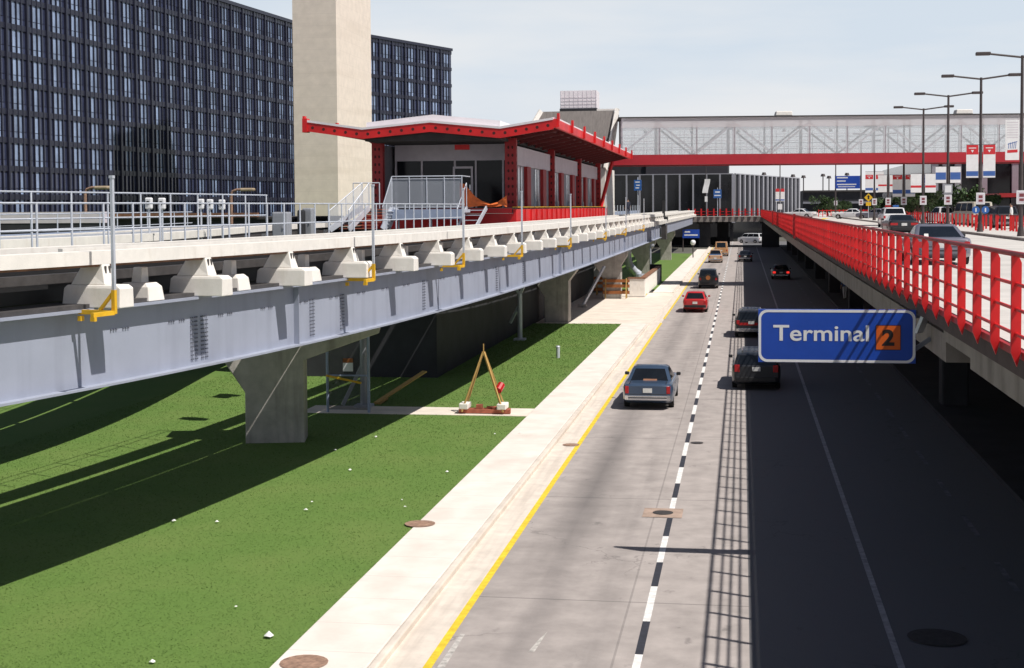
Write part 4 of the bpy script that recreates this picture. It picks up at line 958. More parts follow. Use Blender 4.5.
    if kw.get('lightbar'):
        mb = MB(); mb.box(-.55,-.08,-.1,.1,zt+.05,zt+.20); lb = mb.build('light_bar', 'lamp_red', t, bevel=.02); mb = MB(); mb.box(.08,.55,-.1,.1,zt+.05,zt+.20); mb.build('blue_lens', 'sign_blue_light', lb, bevel=.02); mb = MB(); mb.box(-.55,.55,-.08,.08,zt+.0,zt+.048); mb.build('mount', 'black_plastic', lb)
    if kw.get('brake'):
        mb = MB(); mb.box(-.12,.12,yr1-.05,yr1-.0,z1_-.10,z1_-.05); mb.build('high_brake_light', 'lamp_lit', t)
    if kw.get('spoiler'):
        mb = MB(); mb.box(-hw*.8,hw*.8,-Lh+.06,-Lh+.24,p['trunk']+.12,p['trunk']+.15); mb.box(-hw*.7,-hw*.66,-Lh+.08,-Lh+.2,p['trunk']-.02,p['trunk']+.118); mb.box(hw*.66,hw*.7,-Lh+.08,-Lh+.2,p['trunk']-.02,p['trunk']+.118); mb.build('spoiler', 'paint_'+paint, t)
    return t
LG = 'vehicles on the lower road'; UG = 'vehicles on the upper road'; KG = 'vehicles parked beyond the red bollards'
car('sedan','blue','steel blue four door sedan driving away in the nearest left lane',LG,(-3.30,52.6,0),bumper='chrome',shelf='rust',lw=.13,lh=.26,lz=.72,rims='rim')
car('hatch','red_car','bright red hatchback driving away behind the blue sedan',LG,(-3.14,98.6,0),bumper='black_plastic',lz=.70,lh=.16)
car('suv','dark','dark jeep with an orange-centred spare wheel on its back',LG,(-2.92,126.8,0),spare=True,W=1.72,L=4.0,Ht=1.68,bumper='black_plastic')
car('pickup','tan','tan pickup truck with blue load cover far down the left lane',LG,(-3.35,184,0),bed='lightblue',cab_paint='tan')
car('van','orange_tan','tan and orange panel van with two small rear windows',LG,(-2.95,208,0))
car('suv','dark','dark sport utility with a red tail stripe partly hidden behind the Terminal sign',LG,(.50,80.5,0),stripe='lamp_red',rack=True,Ht=1.46,belt=1.0,hood=.95,trunk=1.0,bumper='chrome')
car('suv','dark','nearest dark sport utility with roof rack, half in the railing shadow',LG,(.55,58.2,0),rack=True,rack_mat='chrome',W=1.90,Ht=1.42,belt=1.0,hood=.95,trunk=1.0,lw=.2,lh=.28,bumper='black_plastic')
car('sedan','dark','dark sedan far away at the edge of the deck shadow',LG,(.4,188,0))
car('sedan','dark','dark car with lit red brake lights in deep shade',LG,(3.75,143,0),lamp='lamp_lit',brake=True,lw=.28)
car('van','white','white van in the sunlit gap beyond the dark underpass',LG,(1.7,279,0),rz=1.0,Ht=1.9)
car('hatch','red_car','red car in the sunlit gap beyond the dark underpass',LG,(3.9,283,0),rz=1.2)
car('coupe','silver','silver fastback coupe just beyond the red railing on the upper road',UG,(6.05,47,DZ),Ht=1.23,bumper='paint_silver',sticker=True)
car('sedan','dark','black sedan with red taillights ahead of the silver coupe',UG,(9.45,89,DZ),Ht=1.24,lw=.42,lh=.14,bumper='black_plastic')
car('suv','white','white police wagon with red and blue roof lights',UG,(12.2,121,DZ),lightbar=True,Ht=1.62,W=1.95)
car('sedan','white','white sedan turning left across the upper road in the distance',UG,(8.3,214,DZ),rz=1.15)
car('sedan','white','pale car parked sideways near the black sign post, left one',UG,(14.6,198,DZ),rz=1.3)
car('sedan','silver','pale car parked near the black sign post, right one',UG,(17.0,188,DZ),rz=1.1)
car('pickup','white','white pickup truck parked beyond the red bollards',KG,(18.9,140,DZ),rz=.5)
car('van','beige','cream van parked beyond the red bollards',KG,(19.3,126,DZ),rz=.25)
car('suv','dark','dark blue wagon parked between the cream van and a lamp post',KG,(19.0,112,DZ),rz=.2)
car('hatch','maroon','maroon hatchback parked behind the red bollards near the right edge',KG,(18.8,92,DZ),rz=.15)
car('van','white','white minivan parked at the right edge behind the maroon hatchback',KG,(22.3,104,DZ),rz=.35)
car('sedan','grey','dark grey sedan parked at the right edge of the photo',KG,(17.9,79,DZ),rz=.1)

# ------------------------------------------------------------------ poles, banners, signs on the upper road
poleY = [78, 91, 105, 119, 133, 147, 162, 180, 228]
order = ['nearest','second nearest','third','fourth','fifth','sixth','seventh','eighth','farthest']
XP = 14.45
p0 = None
for i, y in enumerate(poleY):
    if i == 0:
        t = thing('lamp_post', '', 'lamp post', (XP,y,DZ+.15), 0, 'double-arm lamp posts along the upper road')
        mb = MB(); mb.tube((0,0,0),(0,0,9.45),.11,10,r2=.075); mb.build('pole', 'pole', t, smooth=50); mb = MB(); mb.tube((0,0,0),(0,0,.5),.2,10,r2=.14); mb.build('base', 'pole', t, smooth=50)
        for s_ in (-1,1):
            mb = MB(); mb.tube((0,0,9.35),(s_*1.7,0,9.57),.055,8); am = mb.build('arm', 'pole', t, smooth=50)
            mb = MB(); mb.box(min(s_*1.6,s_*2.35),max(s_*1.6,s_*2.35),-.16,.16,9.49,9.67); mb.build('lamp_head', 'pole', am, bevel=.04)
        p0 = t
    else:
        t = copy_tree(p0); t.location = (XP,y,DZ+.15)
    t['label'] = f'{order[i]} tall dark double-arm lamp post on the upper sidewalk' if i < 8 else 'farthest dark lamp post, left of the blue overhead sign'
BANG = 'pairs of banners on the lamp posts'
def banner_pair(y, ztop, w_, h_, cols, label):
    """cols: list of (fraction from top, fraction, material)"""
    for s_, side in ((-1,'left'),(1,'right')):
        t = thing('banner', f'{side} banner of {label}', 'banner', (XP + s_*.14, y-.1, ztop-.42), 0, BANG)
        mb = MB(); xa, xb = sorted((0, s_*w_)); mb.box(xa,xb,-.01,.01,-h_,0); mb.build('cloth', 'banner_white', t)
        for a_, b_, c_ in cols:
            mb = MB(); mb.poly([(xa+.01,-.014,-a_*h_),(xb-.01,-.014,-a_*h_),(xb-.01,-.014,-b_*h_),(xa+.01,-.014,-b_*h_)]); pt_ = mb.build('colour_band', c_, t)
            if c_ == 'banner_red' and b_-a_ > .15:
                mb = MB(); zc = -(a_+b_)/2*h_; xm = (xa+xb)/2
                mb.poly([(xm-w_*.3,-.017,zc+.13),(xm+w_*.3,-.017,zc+.13),(xm+w_*.3,-.017,zc+.08),(xm-w_*.3,-.017,zc+.08)])
                mb.poly([(xm-.09,-.017,zc-.02),(xm+.09,-.017,zc-.02),(xm,-.017,zc-.18)]); mb.build('mark', 'banner_white', pt_)
            if c_ == 'banner_blue' and b_-a_ > .12:
                mb = MB(); zc = -(a_+b_)/2*h_; xm = (xa+xb)/2
                mb.poly([(xm-w_*.35,-.017,zc+.03),(xm+w_*.35,-.017,zc+.03),(xm+w_*.35,-.017,zc),(xm-w_*.35,-.017,zc)]); mb.build('mark', 'sign_blue_light', pt_)
        mb = MB(); xa2, xb2 = sorted((-s_*.14, s_*w_)); mb.box(xa2,xb2,-.012,.012,.002,.03); mb.box(xa2,xb2,-.012,.012,-h_-.03,-h_-.002); mb.build('bracket', 'pole', t)
# nearest post: one long white banner with coloured logo bars
t = thing('banner', 'long white banner with blue bars and a red strip on the nearest lamp post', 'banner', (XP-.14,77.9,11.6), 0, BANG)
mb = MB(); mb.box(-.70,0,-.01,.01,-2.1,0); mb.build('cloth', 'banner_white', t)
mb = MB()
for k in range(7): mb.poly([(-.62,-.014,-.12-k*.13),(-.06,-.014,-.12-k*.13),(-.06,-.014,-.15-k*.13),(-.62,-.014,-.15-k*.13)])
mb.build('text_line', 'lavender', t)
mb = MB()
for k in range(5): mb.poly([(-.56+k*.09,-.014,-1.5),(-.53+k*.09,-.014,-1.5),(-.50+k*.09,-.014,-1.2+.02*k),(-.53+k*.09,-.014,-1.2+.02*k)])
mb.poly([(-.58,-.015,-1.26),(-.10,-.015,-1.12),(-.10,-.015,-1.15),(-.58,-.015,-1.29)]); mb.build('logo_bars', 'banner_blue', t)
mb = MB(); mb.poly([(-.60,-.014,-1.58),(-.08,-.014,-1.55),(-.08,-.014,-1.70),(-.60,-.014,-1.73)]); mb.build('red_strip', 'banner_red', t)
std = [(0,.29,'banner_red'),(.80,.95,'banner_blue')]
banner_pair(91, 11.25, .72, 2.0, std, 'the large red-topped pair on the second lamp post')
banner_pair(105, 10.3, .72, 1.15, [(.35,.8,'banner_blue')], 'the white pair with a blue band on the third lamp post')
banner_pair(119, 10.1, .85, 1.5, [(.62,.74,'banner_red')], 'the white pair with a small red strip on the fourth lamp post')
banner_pair(133, 10.3, .85, 1.95, [(0,.2,'banner_red'),(.68,.86,'banner_blue')], 'the red and blue pair on the fifth lamp post')
banner_pair(147, 10.6, .85, 1.7, [(.55,.65,'banner_red')], 'the plain pair with a thin red strip on the sixth lamp post')
banner_pair(162, 11.3, .85, 2.3, [(.15,.36,'banner_red'),(.78,.9,'banner_blue')], 'the red and blue pair on the seventh lamp post')
# small notice signs on the posts
for i, y in enumerate(poleY[:8] + [228]):
    zc = 7.55; t = thing('notice_sign', f'small white notice sign on the {order[i]} lamp post', 'sign', (XP,y-.13,zc), 0, 'small white notices on the lamp posts')
    mb = MB(); mb.box(-.26,.26,-.01,.01,-.36,.36); mb.build('plate', 'sign_white', t); mb = MB(); mb.box(-.19,.19,-.016,-.012,-.28,.28); mb.build('printed_panel', 'lavender', t)
    mb = MB(); mb.box(-.12,.12,-.02,-.017,.02,.2); mb.box(-.12,.12,-.02,-.017,-.2,-.06); mb.build('mark', 'maroon_ink', t) if 'maroon_ink' in M else (mat('maroon_ink',(.22,.05,.06),.6), mb.build('mark', 'maroon_ink', t))
t = thing('notice_sign', 'grey-backed tall sign above the notice on the third lamp post', 'sign', (XP,104.85,8.3)); mb = MB(); mb.box(-.3,.3,-.012,.012,-.35,.35); mb.build('plate', 'grey_box', t); mb = MB(); mb.box(-.22,.22,-.018,-.014,-.25,.25); mb.build('printed_panel', 'sign_white', t)
for s_, sd_ in ((-1,'left'),(1,'right')):
    t = thing('round_sign', f'{sd_} one of two small blue direction signs low on the second lamp post', 'sign', (XP+s_*.28,90.8,6.85)); mb = MB(); mb.tube((0,-.01,0),(0,.01,0),.23,16); mb.build('disc', 'sign_blue_light', t); mb = MB(); mb.box(-.04,.04,-.016,-.011,-.12,.12); mb.build('mark', 'sign_white', t)
# overhead blue direction sign and black post
def big_sign(px0,py0,px1,py1,Y,label,lines,mt='sign_blue',posts=(),zb=DZ,arrow=False):
    a = atY(px0,py0,Y); b = atY(px1,py1,Y); t = thing('direction_sign', label, 'sign', ((a.x+b.x)/2, Y, zb)); wv = (b.x-a.x)/2; zt, z0 = a.z-zb, b.z-zb; h = zt-z0
    mb = MB(); mb.box(-wv,wv,-.05,.05,z0,zt); pnl = mb.build('panel', mt, t)
    mb = MB()
    for k,(u0,u1,v,hh) in enumerate(lines): mb.poly([(-wv+2*wv*u0,-.054,z0+h*(v-hh)),(-wv+2*wv*u1,-.054,z0+h*(v-hh)),(-wv+2*wv*u1,-.054,z0+h*(v+hh)),(-wv+2*wv*u0,-.054,z0+h*(v+hh))])
    mb.build('text_line', 'sign_white' if mt=='sign_blue' else 'banner_white', pnl)
    for x in posts:
        mb = MB(); mb.tube((wv*x,.1,0),(wv*x,.1,zt+.1),.09,8); mb.build('post', 'pole', t)
    if not posts:
        mb = MB(); mb.tube((0,.12,0 if zb < 4 or True else z0),(0,.12,zt+.3),.06,8); mb.build('post', 'galv', t)
    return t
big_sign(835.5,176,860,188.5,226,'large blue overhead direction sign with white lettering on the upper road',[(.06,.5,.86,.05),(.06,.42,.6,.045),(.06,.85,.33,.045),(.1,.8,.15,.03)],posts=(-1.0,1.06))
big_sign(634,180,641.5,190.5,150,'small blue sign with white lettering at the far end of the station',[(.15,.8,.8,.05),(.3,.8,.5,.05),(.2,.7,.25,.05)],'sign_blue_light',zb=5.4)
big_sign(713.5,189.5,721.5,198,245,'small light blue sign on a mullion-like post in the distance',[(.2,.8,.7,.08),(.1,.9,.3,.06)],'sign_blue_light',zb=5.4)
big_sign(682.5,229.5,699.5,238,228,'blue direction sign hanging in the underpass below the guideway end',[(.1,.45,.72,.08),(.1,.9,.35,.08)],'sign_blue',posts=(-.95,),zb=0)
p = atY(706,186,238); t = thing('banner', 'curved plain white banner on a pole in front of the black terminal', 'banner', (p.x,238,5.4)); h = p.z-5.4
mb = MB(); mb.tube((.0,.1,0),(0,.1,h+3.2),.06,8); mb.build('pole', 'pole', t)
mb = MB(); mb.loft([[Vector((-.42+.2*math.cos(u*3),-.02+.05*math.sin(u*5),h+1.15-2.3*u)),Vector((.5+.2*math.cos(u*3),-.02,h+1.15-2.3*u))] for u in np.linspace(0,1,8)], cap=False, closed=False); mb.build('cloth', 'banner_white', t, smooth=60)
mb = MB(); mb.box(-.2,.25,-.03,.03,h-2.6,h-1.7); mb.build('notice', 'banner_white', t)
p = atY(780,190,205); t = thing('lamp_post', 'slim dark pole rising behind the red railing in the distance', 'lamp post', (p.x,205,DZ)); mb = MB(); mb.tube((0,0,0),(0,0,9),.07,8); mb.build('pole', 'pole', t); mb = MB(); mb.box(-.3,.3,-.11,-.09,1.3,2.1); mb.build('notice', 'sign_white', t)
t = thing('banner', 'white banner pair with red tops on the slim pole above the railing', 'banner', (p.x,204.8,9.6)); mb = MB(); mb.box(-.62,-.08,-.01,.01,-1.8,0); mb.box(.08,.62,-.01,.01,-1.8,0); mb.build('cloth', 'banner_white', t)
mb = MB(); 
for s_ in (-1,1): mb.poly([(s_*.09,-.014,-.45),(s_*.61,-.014,-.45),(s_*.61,-.014,0),(s_*.09,-.014,0)])
mb.build('colour_band', 'banner_red', t); mb = MB()
for s_ in (-1,1): mb.poly([(s_*.09,-.014,-1.7),(s_*.61,-.014,-1.7),(s_*.61,-.014,-1.5),(s_*.09,-.014,-1.5)])
mb.build('lower_band', 'banner_blue', t)
p = atY(868.5,197.5,176); t = thing('warning_sign', 'yellow diamond warning sign with a small yellow plate below', 'sign', (p.x,176,DZ)); h = p.z-DZ
mb = MB(); mb.tube((0,.04,0),(0,.04,h+.4),.04,8); mb.build('post', 'galv', t); mb = MB(); s = .5; mb.add([(-s,0,h),(0,0,h-s),(s,0,h),(0,0,h+s),(-s,.02,h),(0,.02,h-s),(s,.02,h),(0,.02,h+s)], [(0,1,2,3),(7,6,5,4),(0,4,5,1),(1,5,6,2),(2,6,7,3),(3,7,4,0)]); mb.build('diamond', 'sign_yellow', t)
mb = MB(); mb.box(-.1,.1,-.008,-.003,h-.2,h+.12); mb.poly([(-.2,-.006,h+.12),(.2,-.006,h+.12),(0,-.006,h+.3)]); mb.build('symbol', 'sign_black', t); mb = MB(); mb.box(-.3,.3,0,.02,h-1.0,h-.55); mb.build('lower_plate', 'sign_yellow', t)
# red bollard fence on the upper sidewalk
bf = None; bi = 0
for y in list(np.arange(74, 94, 1.0)) + list(np.arange(96, 176, 2.0)):
    xx = 16.6 + (.0 if y < 120 else (y-120)*.02)
    if bf is None:
        bf = thing('red_bollard', '', 'bollard', (xx,float(y),DZ+.15), 0, 'row of red bollards along the upper sidewalk'); mb = MB(); mb.box(-.06,.06,-.05,.05,0,.95); mb.build('post', 'red', bf, bevel=.01); mb = MB(); mb.box(-.07,.07,-.06,.06,.953,1.0); mb.build('cap', 'red_deep', bf); o = bf
    else: o = copy_tree(bf); o.location = (xx,float(y),DZ+.15)
    o['label'] = 'slim square red bollard in the row between upper road and parked vehicles'
# second row, running across towards the kerb
for k in range(10):
    o = copy_tree(bf); o.location = (14.9+k*.45, 95.5, DZ+.15); o['label'] = 'slim red bollard in the short row across the upper sidewalk'; o['group'] = 'short cross row of red bollards'
def mini_fence(name, x0, y0, x1, y1, n, label):
    t = thing(name, label, 'fence', (0,0,0))
    mb = MB(); mb.bar((x0,y0,DZ+1.0),(x1,y1,DZ+1.0),.06,.08); mb.bar((x0,y0,DZ+.4),(x1,y1,DZ+.4),.05,.06); mb.build('rail', 'red', t)
    for i in range(n):
        u = i/(n-1); x = x0+(x1-x0)*u; y = y0+(y1-y0)*u; mb = MB(); mb.box(x-.06,x+.06,y-.06,y+.06,DZ,DZ+1.15); mb.build('post', 'red', t)
mini_fence('red_fence', 17.6, 150, 24, 138, 16, 'red post fence in front of the parked pickup and trees')
mini_fence('red_fence', 12.2, 235, 21, 240, 14, 'far red post fence below the distant tree')

# ------------------------------------------------------------------ terminals and distant background
tb_ = thing('terminal_building', 'black glass terminal with thin white mullions beyond the end of the road', 'terminal', (0,0,0))
TYd = 292; a = atY(622,175.2,TYd); b = atY(733.5,175.2,TYd); zt = a.z
mb = MB(); mb.prism([(a.x-6,TYd),(b.x,TYd),(b.x+15.2,TYd+56),(b.x-20,TYd+70),(a.x-6,TYd+70)], 0, zt); mb.build('glass_box', 'term_glass', tb_)
mb = MB(); mb.box(a.x-6,b.x,TYd-.3,TYd-.01,zt-.02,zt+.15); mb.build('cornice', 'mullion', tb_)
n = 9
for i in range(n):
    x = a.x + (b.x-a.x)*(i+.35)/(n-.65); w_ = .16 if i < n-1 else .36; mb = MB(); mb.box(x-w_,x+w_,TYd-.4,TYd-.02,3.8,zt-.03); mb.build('mullion', 'mullion', tb_)
d_ = Vector((15.2,56,0)).normalized(); nn_ = Vector((d_.y,-d_.x,0))
mb = MB(); mb.obox(Vector((b.x+7.6,TYd+28,zt+.08)) + nn_*.16, d_*28.5, nn_*.14, Vector((0,0,.1))); mb.build('cornice', 'mullion', tb_)
for i in range(1,16):
    c = Vector((b.x,TYd,(zt+5)/2)) + d_*(57.0*i/15.0) + nn_*.2; mb = MB(); mb.obox(c, d_*.45, nn_*.19, Vector((0,0,(zt-5)/2-.05))); mb.build('mullion', 'mullion', tb_)
mb = MB(); mb.box(a.x-12,b.x-1.2,TYd+8,TYd+40,zt+.003,zt+3.6); mb.build('upper_storey', 'dark_wall', tb_)
mb = MB(); mb.box(b.x-1.2-17,b.x-1.21,TYd+7.5,TYd+7.98,zt+.1,zt+3.2); mb.build('upper_panel', 'grey_dark', tb_) if 'grey_dark' in M else (mat('grey_dark',(.05,.045,.055),.6), mb.build('upper_panel','grey_dark',tb_))
rt = thing('terminal_building', 'dark right-hand terminal with pale columns and a red canopy behind the trees', 'terminal', (0,0,0))
xa = atY(931,170,172).x
mb = MB(); mb.box(xa,xa+60,172,230,0,12.6); mb.build('glass_box', 'term_glass', rt)
for px in (935,945.5,958,984,1015): 
    x = atY(px,180,171.5).x; mb = MB(); mb.box(x-.35,x+.35,171.3,171.9,DZ,12.4); mb.build('column', 'mullion', rt)
mb = MB(); c0 = atY(983,195,160).x; mb.box(c0,c0+18,150,171.2,DZ+2.55,DZ+2.95); mb.build('canopy', 'red_deep', rt)
mb = MB(); mb.box(xa-.1,xa+60,171.1,171.29,12.403,12.65); mb.build('cornice', 'dark_wall', rt)
gg = thing('parking_garage', 'long low dark parking garage on the horizon with pale ledge', 'garage', (0,0,0))
GY = 430; a = atY(803,190.6,GY); b = atY(1010,193.5,GY)
mb = MB(); mb.box(a.x,b.x,GY,GY+60,0,a.z); mb.build('wall', 'dark_wall', gg); mb = MB(); mb.box(a.x,b.x,GY-.6,GY-.02,a.z-3.9,a.z-3.3); mb.build('ledge', 'grey_wall', gg)
mb = MB(); mb.box(a.x,b.x,GY-.6,GY-.02,a.z-.5,a.z+.05); mb.build('parapet', 'dark_soffit', gg)
for i, (px, py) in enumerate(((793,176),(803.5,177),(823,175.5),(829,177.5),(847,174.5),(764,174))):
    p = atY(px, py, 440); t = thing('flood_lamp', ['thin distant lamp post left of the garage','thin distant lamp post just right of the mullioned terminal','thin distant lamp post, left one of the close pair over the garage','thin distant lamp post, right one of the close pair over the garage','thin distant lamp post behind the blue overhead sign','thin distant lamp post over the terminal roof'][i], 'lamp post', (p.x,440,0), 0, 'thin distant lamp posts on the skyline')
    mb = MB(); mb.tube((0,0,0),(0,0,p.z),.16,6); mb.build('pole', 'pole', t); mb = MB(); mb.tube((0,0,p.z-.3),(0,0,p.z+.5),.75,8,r2=.5); mb.build('lamp_head', 'pole', t)
def tree(px, py, Y, h, r, label, leaves=2600, zb=DZ):
    p = atY(px, py, Y); t = thing('street_tree', label, 'tree', (p.x,Y,zb), random.uniform(0,6), 'small leafy trees beyond the parked cars')
    mb = MB(); mb.tube((0,0,0),(.1,.05,h*.5),.14,8,r2=.08)
    for k in range(6):
        a_ = k*1.05+random.uniform(-.2,.2); mb.tube((.1*.8,.04,h*(.32+.03*k)),(r*.6*math.cos(a_),r*.6*math.sin(a_),h*random.uniform(.6,.85)),.05,6,r2=.02)
    mb.build('trunk', 'bark', t, smooth=50)
    cl = [(random.gauss(0,.42)*r, random.gauss(0,.42)*r, h*random.uniform(.42,.92), random.uniform(.22,.42)*r) for _ in range(20)]
    mb = MB()
    for _ in range(leaves):
        c = random.choice(cl); v = Vector((random.gauss(0,1),random.gauss(0,1),random.gauss(0,.8))).normalized()*c[3]*random.uniform(.55,1.08); o_ = Vector(c[:3])+v
        u = Vector((random.uniform(-1,1),random.uniform(-1,1),random.uniform(-1,1))).normalized(); w2 = u.orthogonal(); s = random.uniform(.09,.19)
        mb.poly([o_-u*s, o_+w2*s*.55, o_+u*s, o_-w2*s*.55])
    mb.build('crown', 'leaf', t)
tree(918,208,150,3.4,1.9,'bushy green tree behind the fourth lamp post'); tree(966,212,140,3.2,2.0,'widest green tree, behind the parked van between two lamp posts',3200); tree(908,208,165,2.9,1.3,'narrow green tree left of the bushy one'); tree(936,210,156,2.4,1.3,'low tree in the dark gap between the two large trees')
tree(828,212,240,3.0,2.5,'distant low tree in front of the garage, left of the overhead sign',2200); tree(845,213,245,2.4,1.6,'distant shrubby tree just below the blue overhead sign',1500); tree(880,211,200,2.6,1.7,'small tree behind the white police wagon',1800)
tree(985,212,135,2.6,1.2,'small tree right of the widest one, by the blue direction signs',1600)

# things seen through the underpass
mb = MB(); mb.box(-70,-2.2,265,266,0,5.2); o = mb.build('underpass_wall', 'dark_wall'); tag(o, 'dark wall closing the far end of the underpass', 'wall')
for x, y in ((-6.5,252),(-3.4,258),(-20,252),(12,256)):
    t = thing('underpass_pier', 'dark square pier holding up the crossing upper road', 'pier', (x,y,0), 0, 'piers under the crossing road'); mb = MB(); mb.box(-1.0,1.0,-.8,.8,0,4.1); mb.build('shaft', 'dark_wall', t, bevel=.05); mb = MB(); mb.box(-1.4,1.4,-.9,.9,4.103,4.547); mb.build('cap', 'dark_wall', t)
t = thing('underpass_pier', 'widest dark pier in the underpass, right of the sunlit gap', 'pier', (4.9,253,0)); mb = MB(); mb.box(-1.5,1.5,-1,1,0,4.1); mb.build('shaft', 'dark_wall', t, bevel=.05); mb = MB(); mb.box(-1.8,1.8,-1.1,1.1,4.103,4.547); mb.build('cap', 'dark_wall', t)
p = atY(693,242.5,198)
t = thing('globe_lamp', 'white globe lamp on a dark post at the end of the distant lawn', 'lamp', (p.x,198,.1)); mb = MB(); mb.tube((0,0,0),(0,0,p.z-.4),.08,8); mb.build('post', 'pole', t)
mb = MB(); rg = []
for k in range(1,8):
    a_ = math.pi*k/8; rg.append([(.38*math.sin(a_)*math.cos(j*.524), .38*math.sin(a_)*math.sin(j*.524), p.z-.1-.38*math.cos(a_)) for j in range(12)])
mb.loft(rg); mb.build('globe', 'sign_white', t, smooth=80)

# ------------------------------------------------------------------ clutter by the lawn and under the station
# low white wall enclosure
lw_ = thing('low_wall', 'low white concrete wall with weathered brown top beside the driveway', 'wall', (0,0,0))
a = atZ(629.5,296.5,.1); b = atZ(661,287,.1)
mb = MB(); mb.box(a.x-.1,-7.6,a.y,a.y+.3,.1,1.5); mb.box(-7.9,-7.6,a.y+.302,a.y+22,.1,1.5); mb.build('panel', 'white_concrete', lw_)
mb = MB(); mb.box(a.x-.15,-7.55,a.y-.05,a.y+.35,1.503,1.62); mb.box(-7.95,-7.55,a.y+.352,a.y+22,1.503,1.62); mb.build('coping', 'rust', lw_)
mb = MB(); mb.box(-8.6,-7.5,a.y+22.003,a.y+22.4,.1,1.75); mb.build('end_post', 'dark_wall', lw_)
# yellow sawhorse
p = atZ(650.5,293.5,.1); t = thing('sawhorse', 'yellow folding sawhorse standing in front of the low white wall', 'sawhorse', (-8.1,p.y-2.0,.1))
for s_ in (-1,1):
    for yy in (-.25,.25):
        mb = MB(); mb.bar((s_*.5,yy*1.6,0),(s_*.06,yy,1.35),.10,.07); mb.build('leg', 'bracket_yellow', t)
mb = MB(); mb.box(-.1,.1,-.45,.45,1.3,1.42); mb.build('top_bar', 'bracket_yellow', t)
mb = MB(); mb.box(-.33,.33,-.36,-.30,.5,.6); mb.build('cross_bar', 'bracket_yellow', t)
# orange barricades
for k, (px, lab) in enumerate(((615,'orange and white board barricade right next to the low white wall'),(602,'second orange board barricade, farther left in the shade'))):
    p = atZ(px,299-k*1,.1); t = thing('barricade', lab, 'barricade', (p.x,p.y+1.0+k*3,.1), 0, 'orange board barricades by the station')
    for z in (.45,.95,1.35):
        mb = MB(); mb.box(-1.05,1.05,-.03,.03,z-.12,z+.12); mb.build('board', 'orange_board', t)
    for s_ in (-.8,.8):
        mb = MB(); mb.bar((s_,-.45,0),(s_,.0,1.55),.08,.06); mb.bar((s_,.45,0),(s_,.05,1.55),.08,.06); mb.build('leg', 'wood', t)
# curved duct pipes and post by the wall
t = thing('curved_duct', 'grey curved steel duct rising from behind the low white wall to the guideway', 'duct', (-9.9,124,0))
mb = MB(); pts = [Vector((.9,2,1.2)),Vector((.5,1.8,1.5)),Vector((.1,1.4,2.0)),Vector((-.05,1,2.8)),Vector((0,.6,3.69))]
for q0, q1 in zip(pts, pts[1:]): mb.tube(q0,q1,.34,12)
mb.build('pipe', 'galv', t, smooth=50); mb = MB(); mb.tube((.9,2,1.0),(.9,2,1.25),.5,12); mb.build('flange', 'galv', t)
t = thing('curved_duct', 'second slanted grey duct farther left in the shade under the guideway', 'duct', (-14,136,0)); mb = MB(); pts = [Vector((1.4,0,.1)),Vector((.6,0,1.0)),Vector((.1,0,2.4)),Vector((0,0,3.69))]
for q0, q1 in zip(pts, pts[1:]): mb.tube(q0,q1,.32,12)
mb.build('pipe', 'galv', t, smooth=50)
mb = MB(); mb.tube((1.4,0,0),(1.4,0,.15),.45,12); mb.build('flange', 'galv', t)
p = atY(650.5,267,135); t = thing('lamp_standard', 'slim grey post with a small lamp head beside the curved duct', 'lamp', (p.x,135,.1)); mb = MB(); mb.tube((0,0,0),(0,0,3.4),.08,8); mb.build('post', 'galv', t); mb = MB(); mb.box(-.05,.35,-.12,.12,3.3,3.55); mb.build('lamp_head', 'galv', t, bevel=.04)
# wooden tripod A-frame
p = atZ(484,413,.115); t = thing('wooden_tripod', 'tall yellow timber A-frame standing on a red and white base at the footpath', 'tripod', (p.x,p.y,.115))
for s_ in (-1,1):
    for yy in (-.22,.22):
        mb = MB(); mb.bar((s_*.72,yy*1.4,.08),(s_*.02,yy*.25,2.12),.075,.05); mb.build('leg', 'wood', t)
mb = MB(); mb.tube((0,-.1,2.05),(0,.1,2.05),.05); mb.tube((0,0,2.05),(0,0,2.4),.02); mb.build('top_pin', 'wood', t)
mb = MB(); mb.box(-.85,.95,-.22,-.06,.02,.16); mb.box(-.8,.9,.1,.24,.02,.15); mb.build('base_board', 'wood_red', t)
for s_ in (-1,1):
    mb = MB(); mb.box(s_*.66-.16,s_*.66+.16,-.34,.30,.162,.36); mb.build('foot_block', 'white_concrete', t, bevel=.03)
mb = MB(); mb.box(-.25,-.05,-.15,.1,.17,.30); mb.box(.1,.5,-.1,.12,.17,.23); mb.build('loose_block', 'wood_red', t)
mb = MB(); mb.tube((.52,-.12,.8),(.60,.12,.98),.13,10); mb.build('hanging_bucket', 'lamp_red', t)
# grey bollard, plank, gate and steel legs below the girder
p = atZ(558,358,.1); t = thing('grey_bollard', 'small grey pipe bollard alone on the lawn', 'bollard', p); mb = MB(); mb.tube((0,0,0),(0,0,.52),.09,12); mb.build('pipe', 'galv', t, smooth=50); mb = MB(); mb.tube((0,0,.52),(0,0,.58),.11,12,r2=.08); mb.build('cap', 'galv', t, smooth=50)
a = atZ(376,403,.15); mb = MB(); mb.bar(a, a+Vector((1.3,2.3,.9)), .22, .05); mb.bar(a+Vector((.06,0,-.03)), a+Vector((.06,1.2,.0)), .2, .04); o = mb.build('loose_plank', 'wood'); tag(o, 'leaning orange-brown timber plank under the guideway', 'plank')
p = atZ(337,412,.115); gt = thing('steel_gate', 'tall grey steel gate frame under the guideway with an orange and white board', 'gate', (p.x,p.y,.1))
mb = MB()
for x in (-.33,1.15): mb.tube((x,0,0),(x,0,2.9),.05)
mb.tube((-.33,0,2.9),(1.15,0,2.9),.05); mb.tube((-.33,0,1.3),(1.15,0,1.3),.03); mb.build('frame', 'blue_grey', gt, smooth=50)
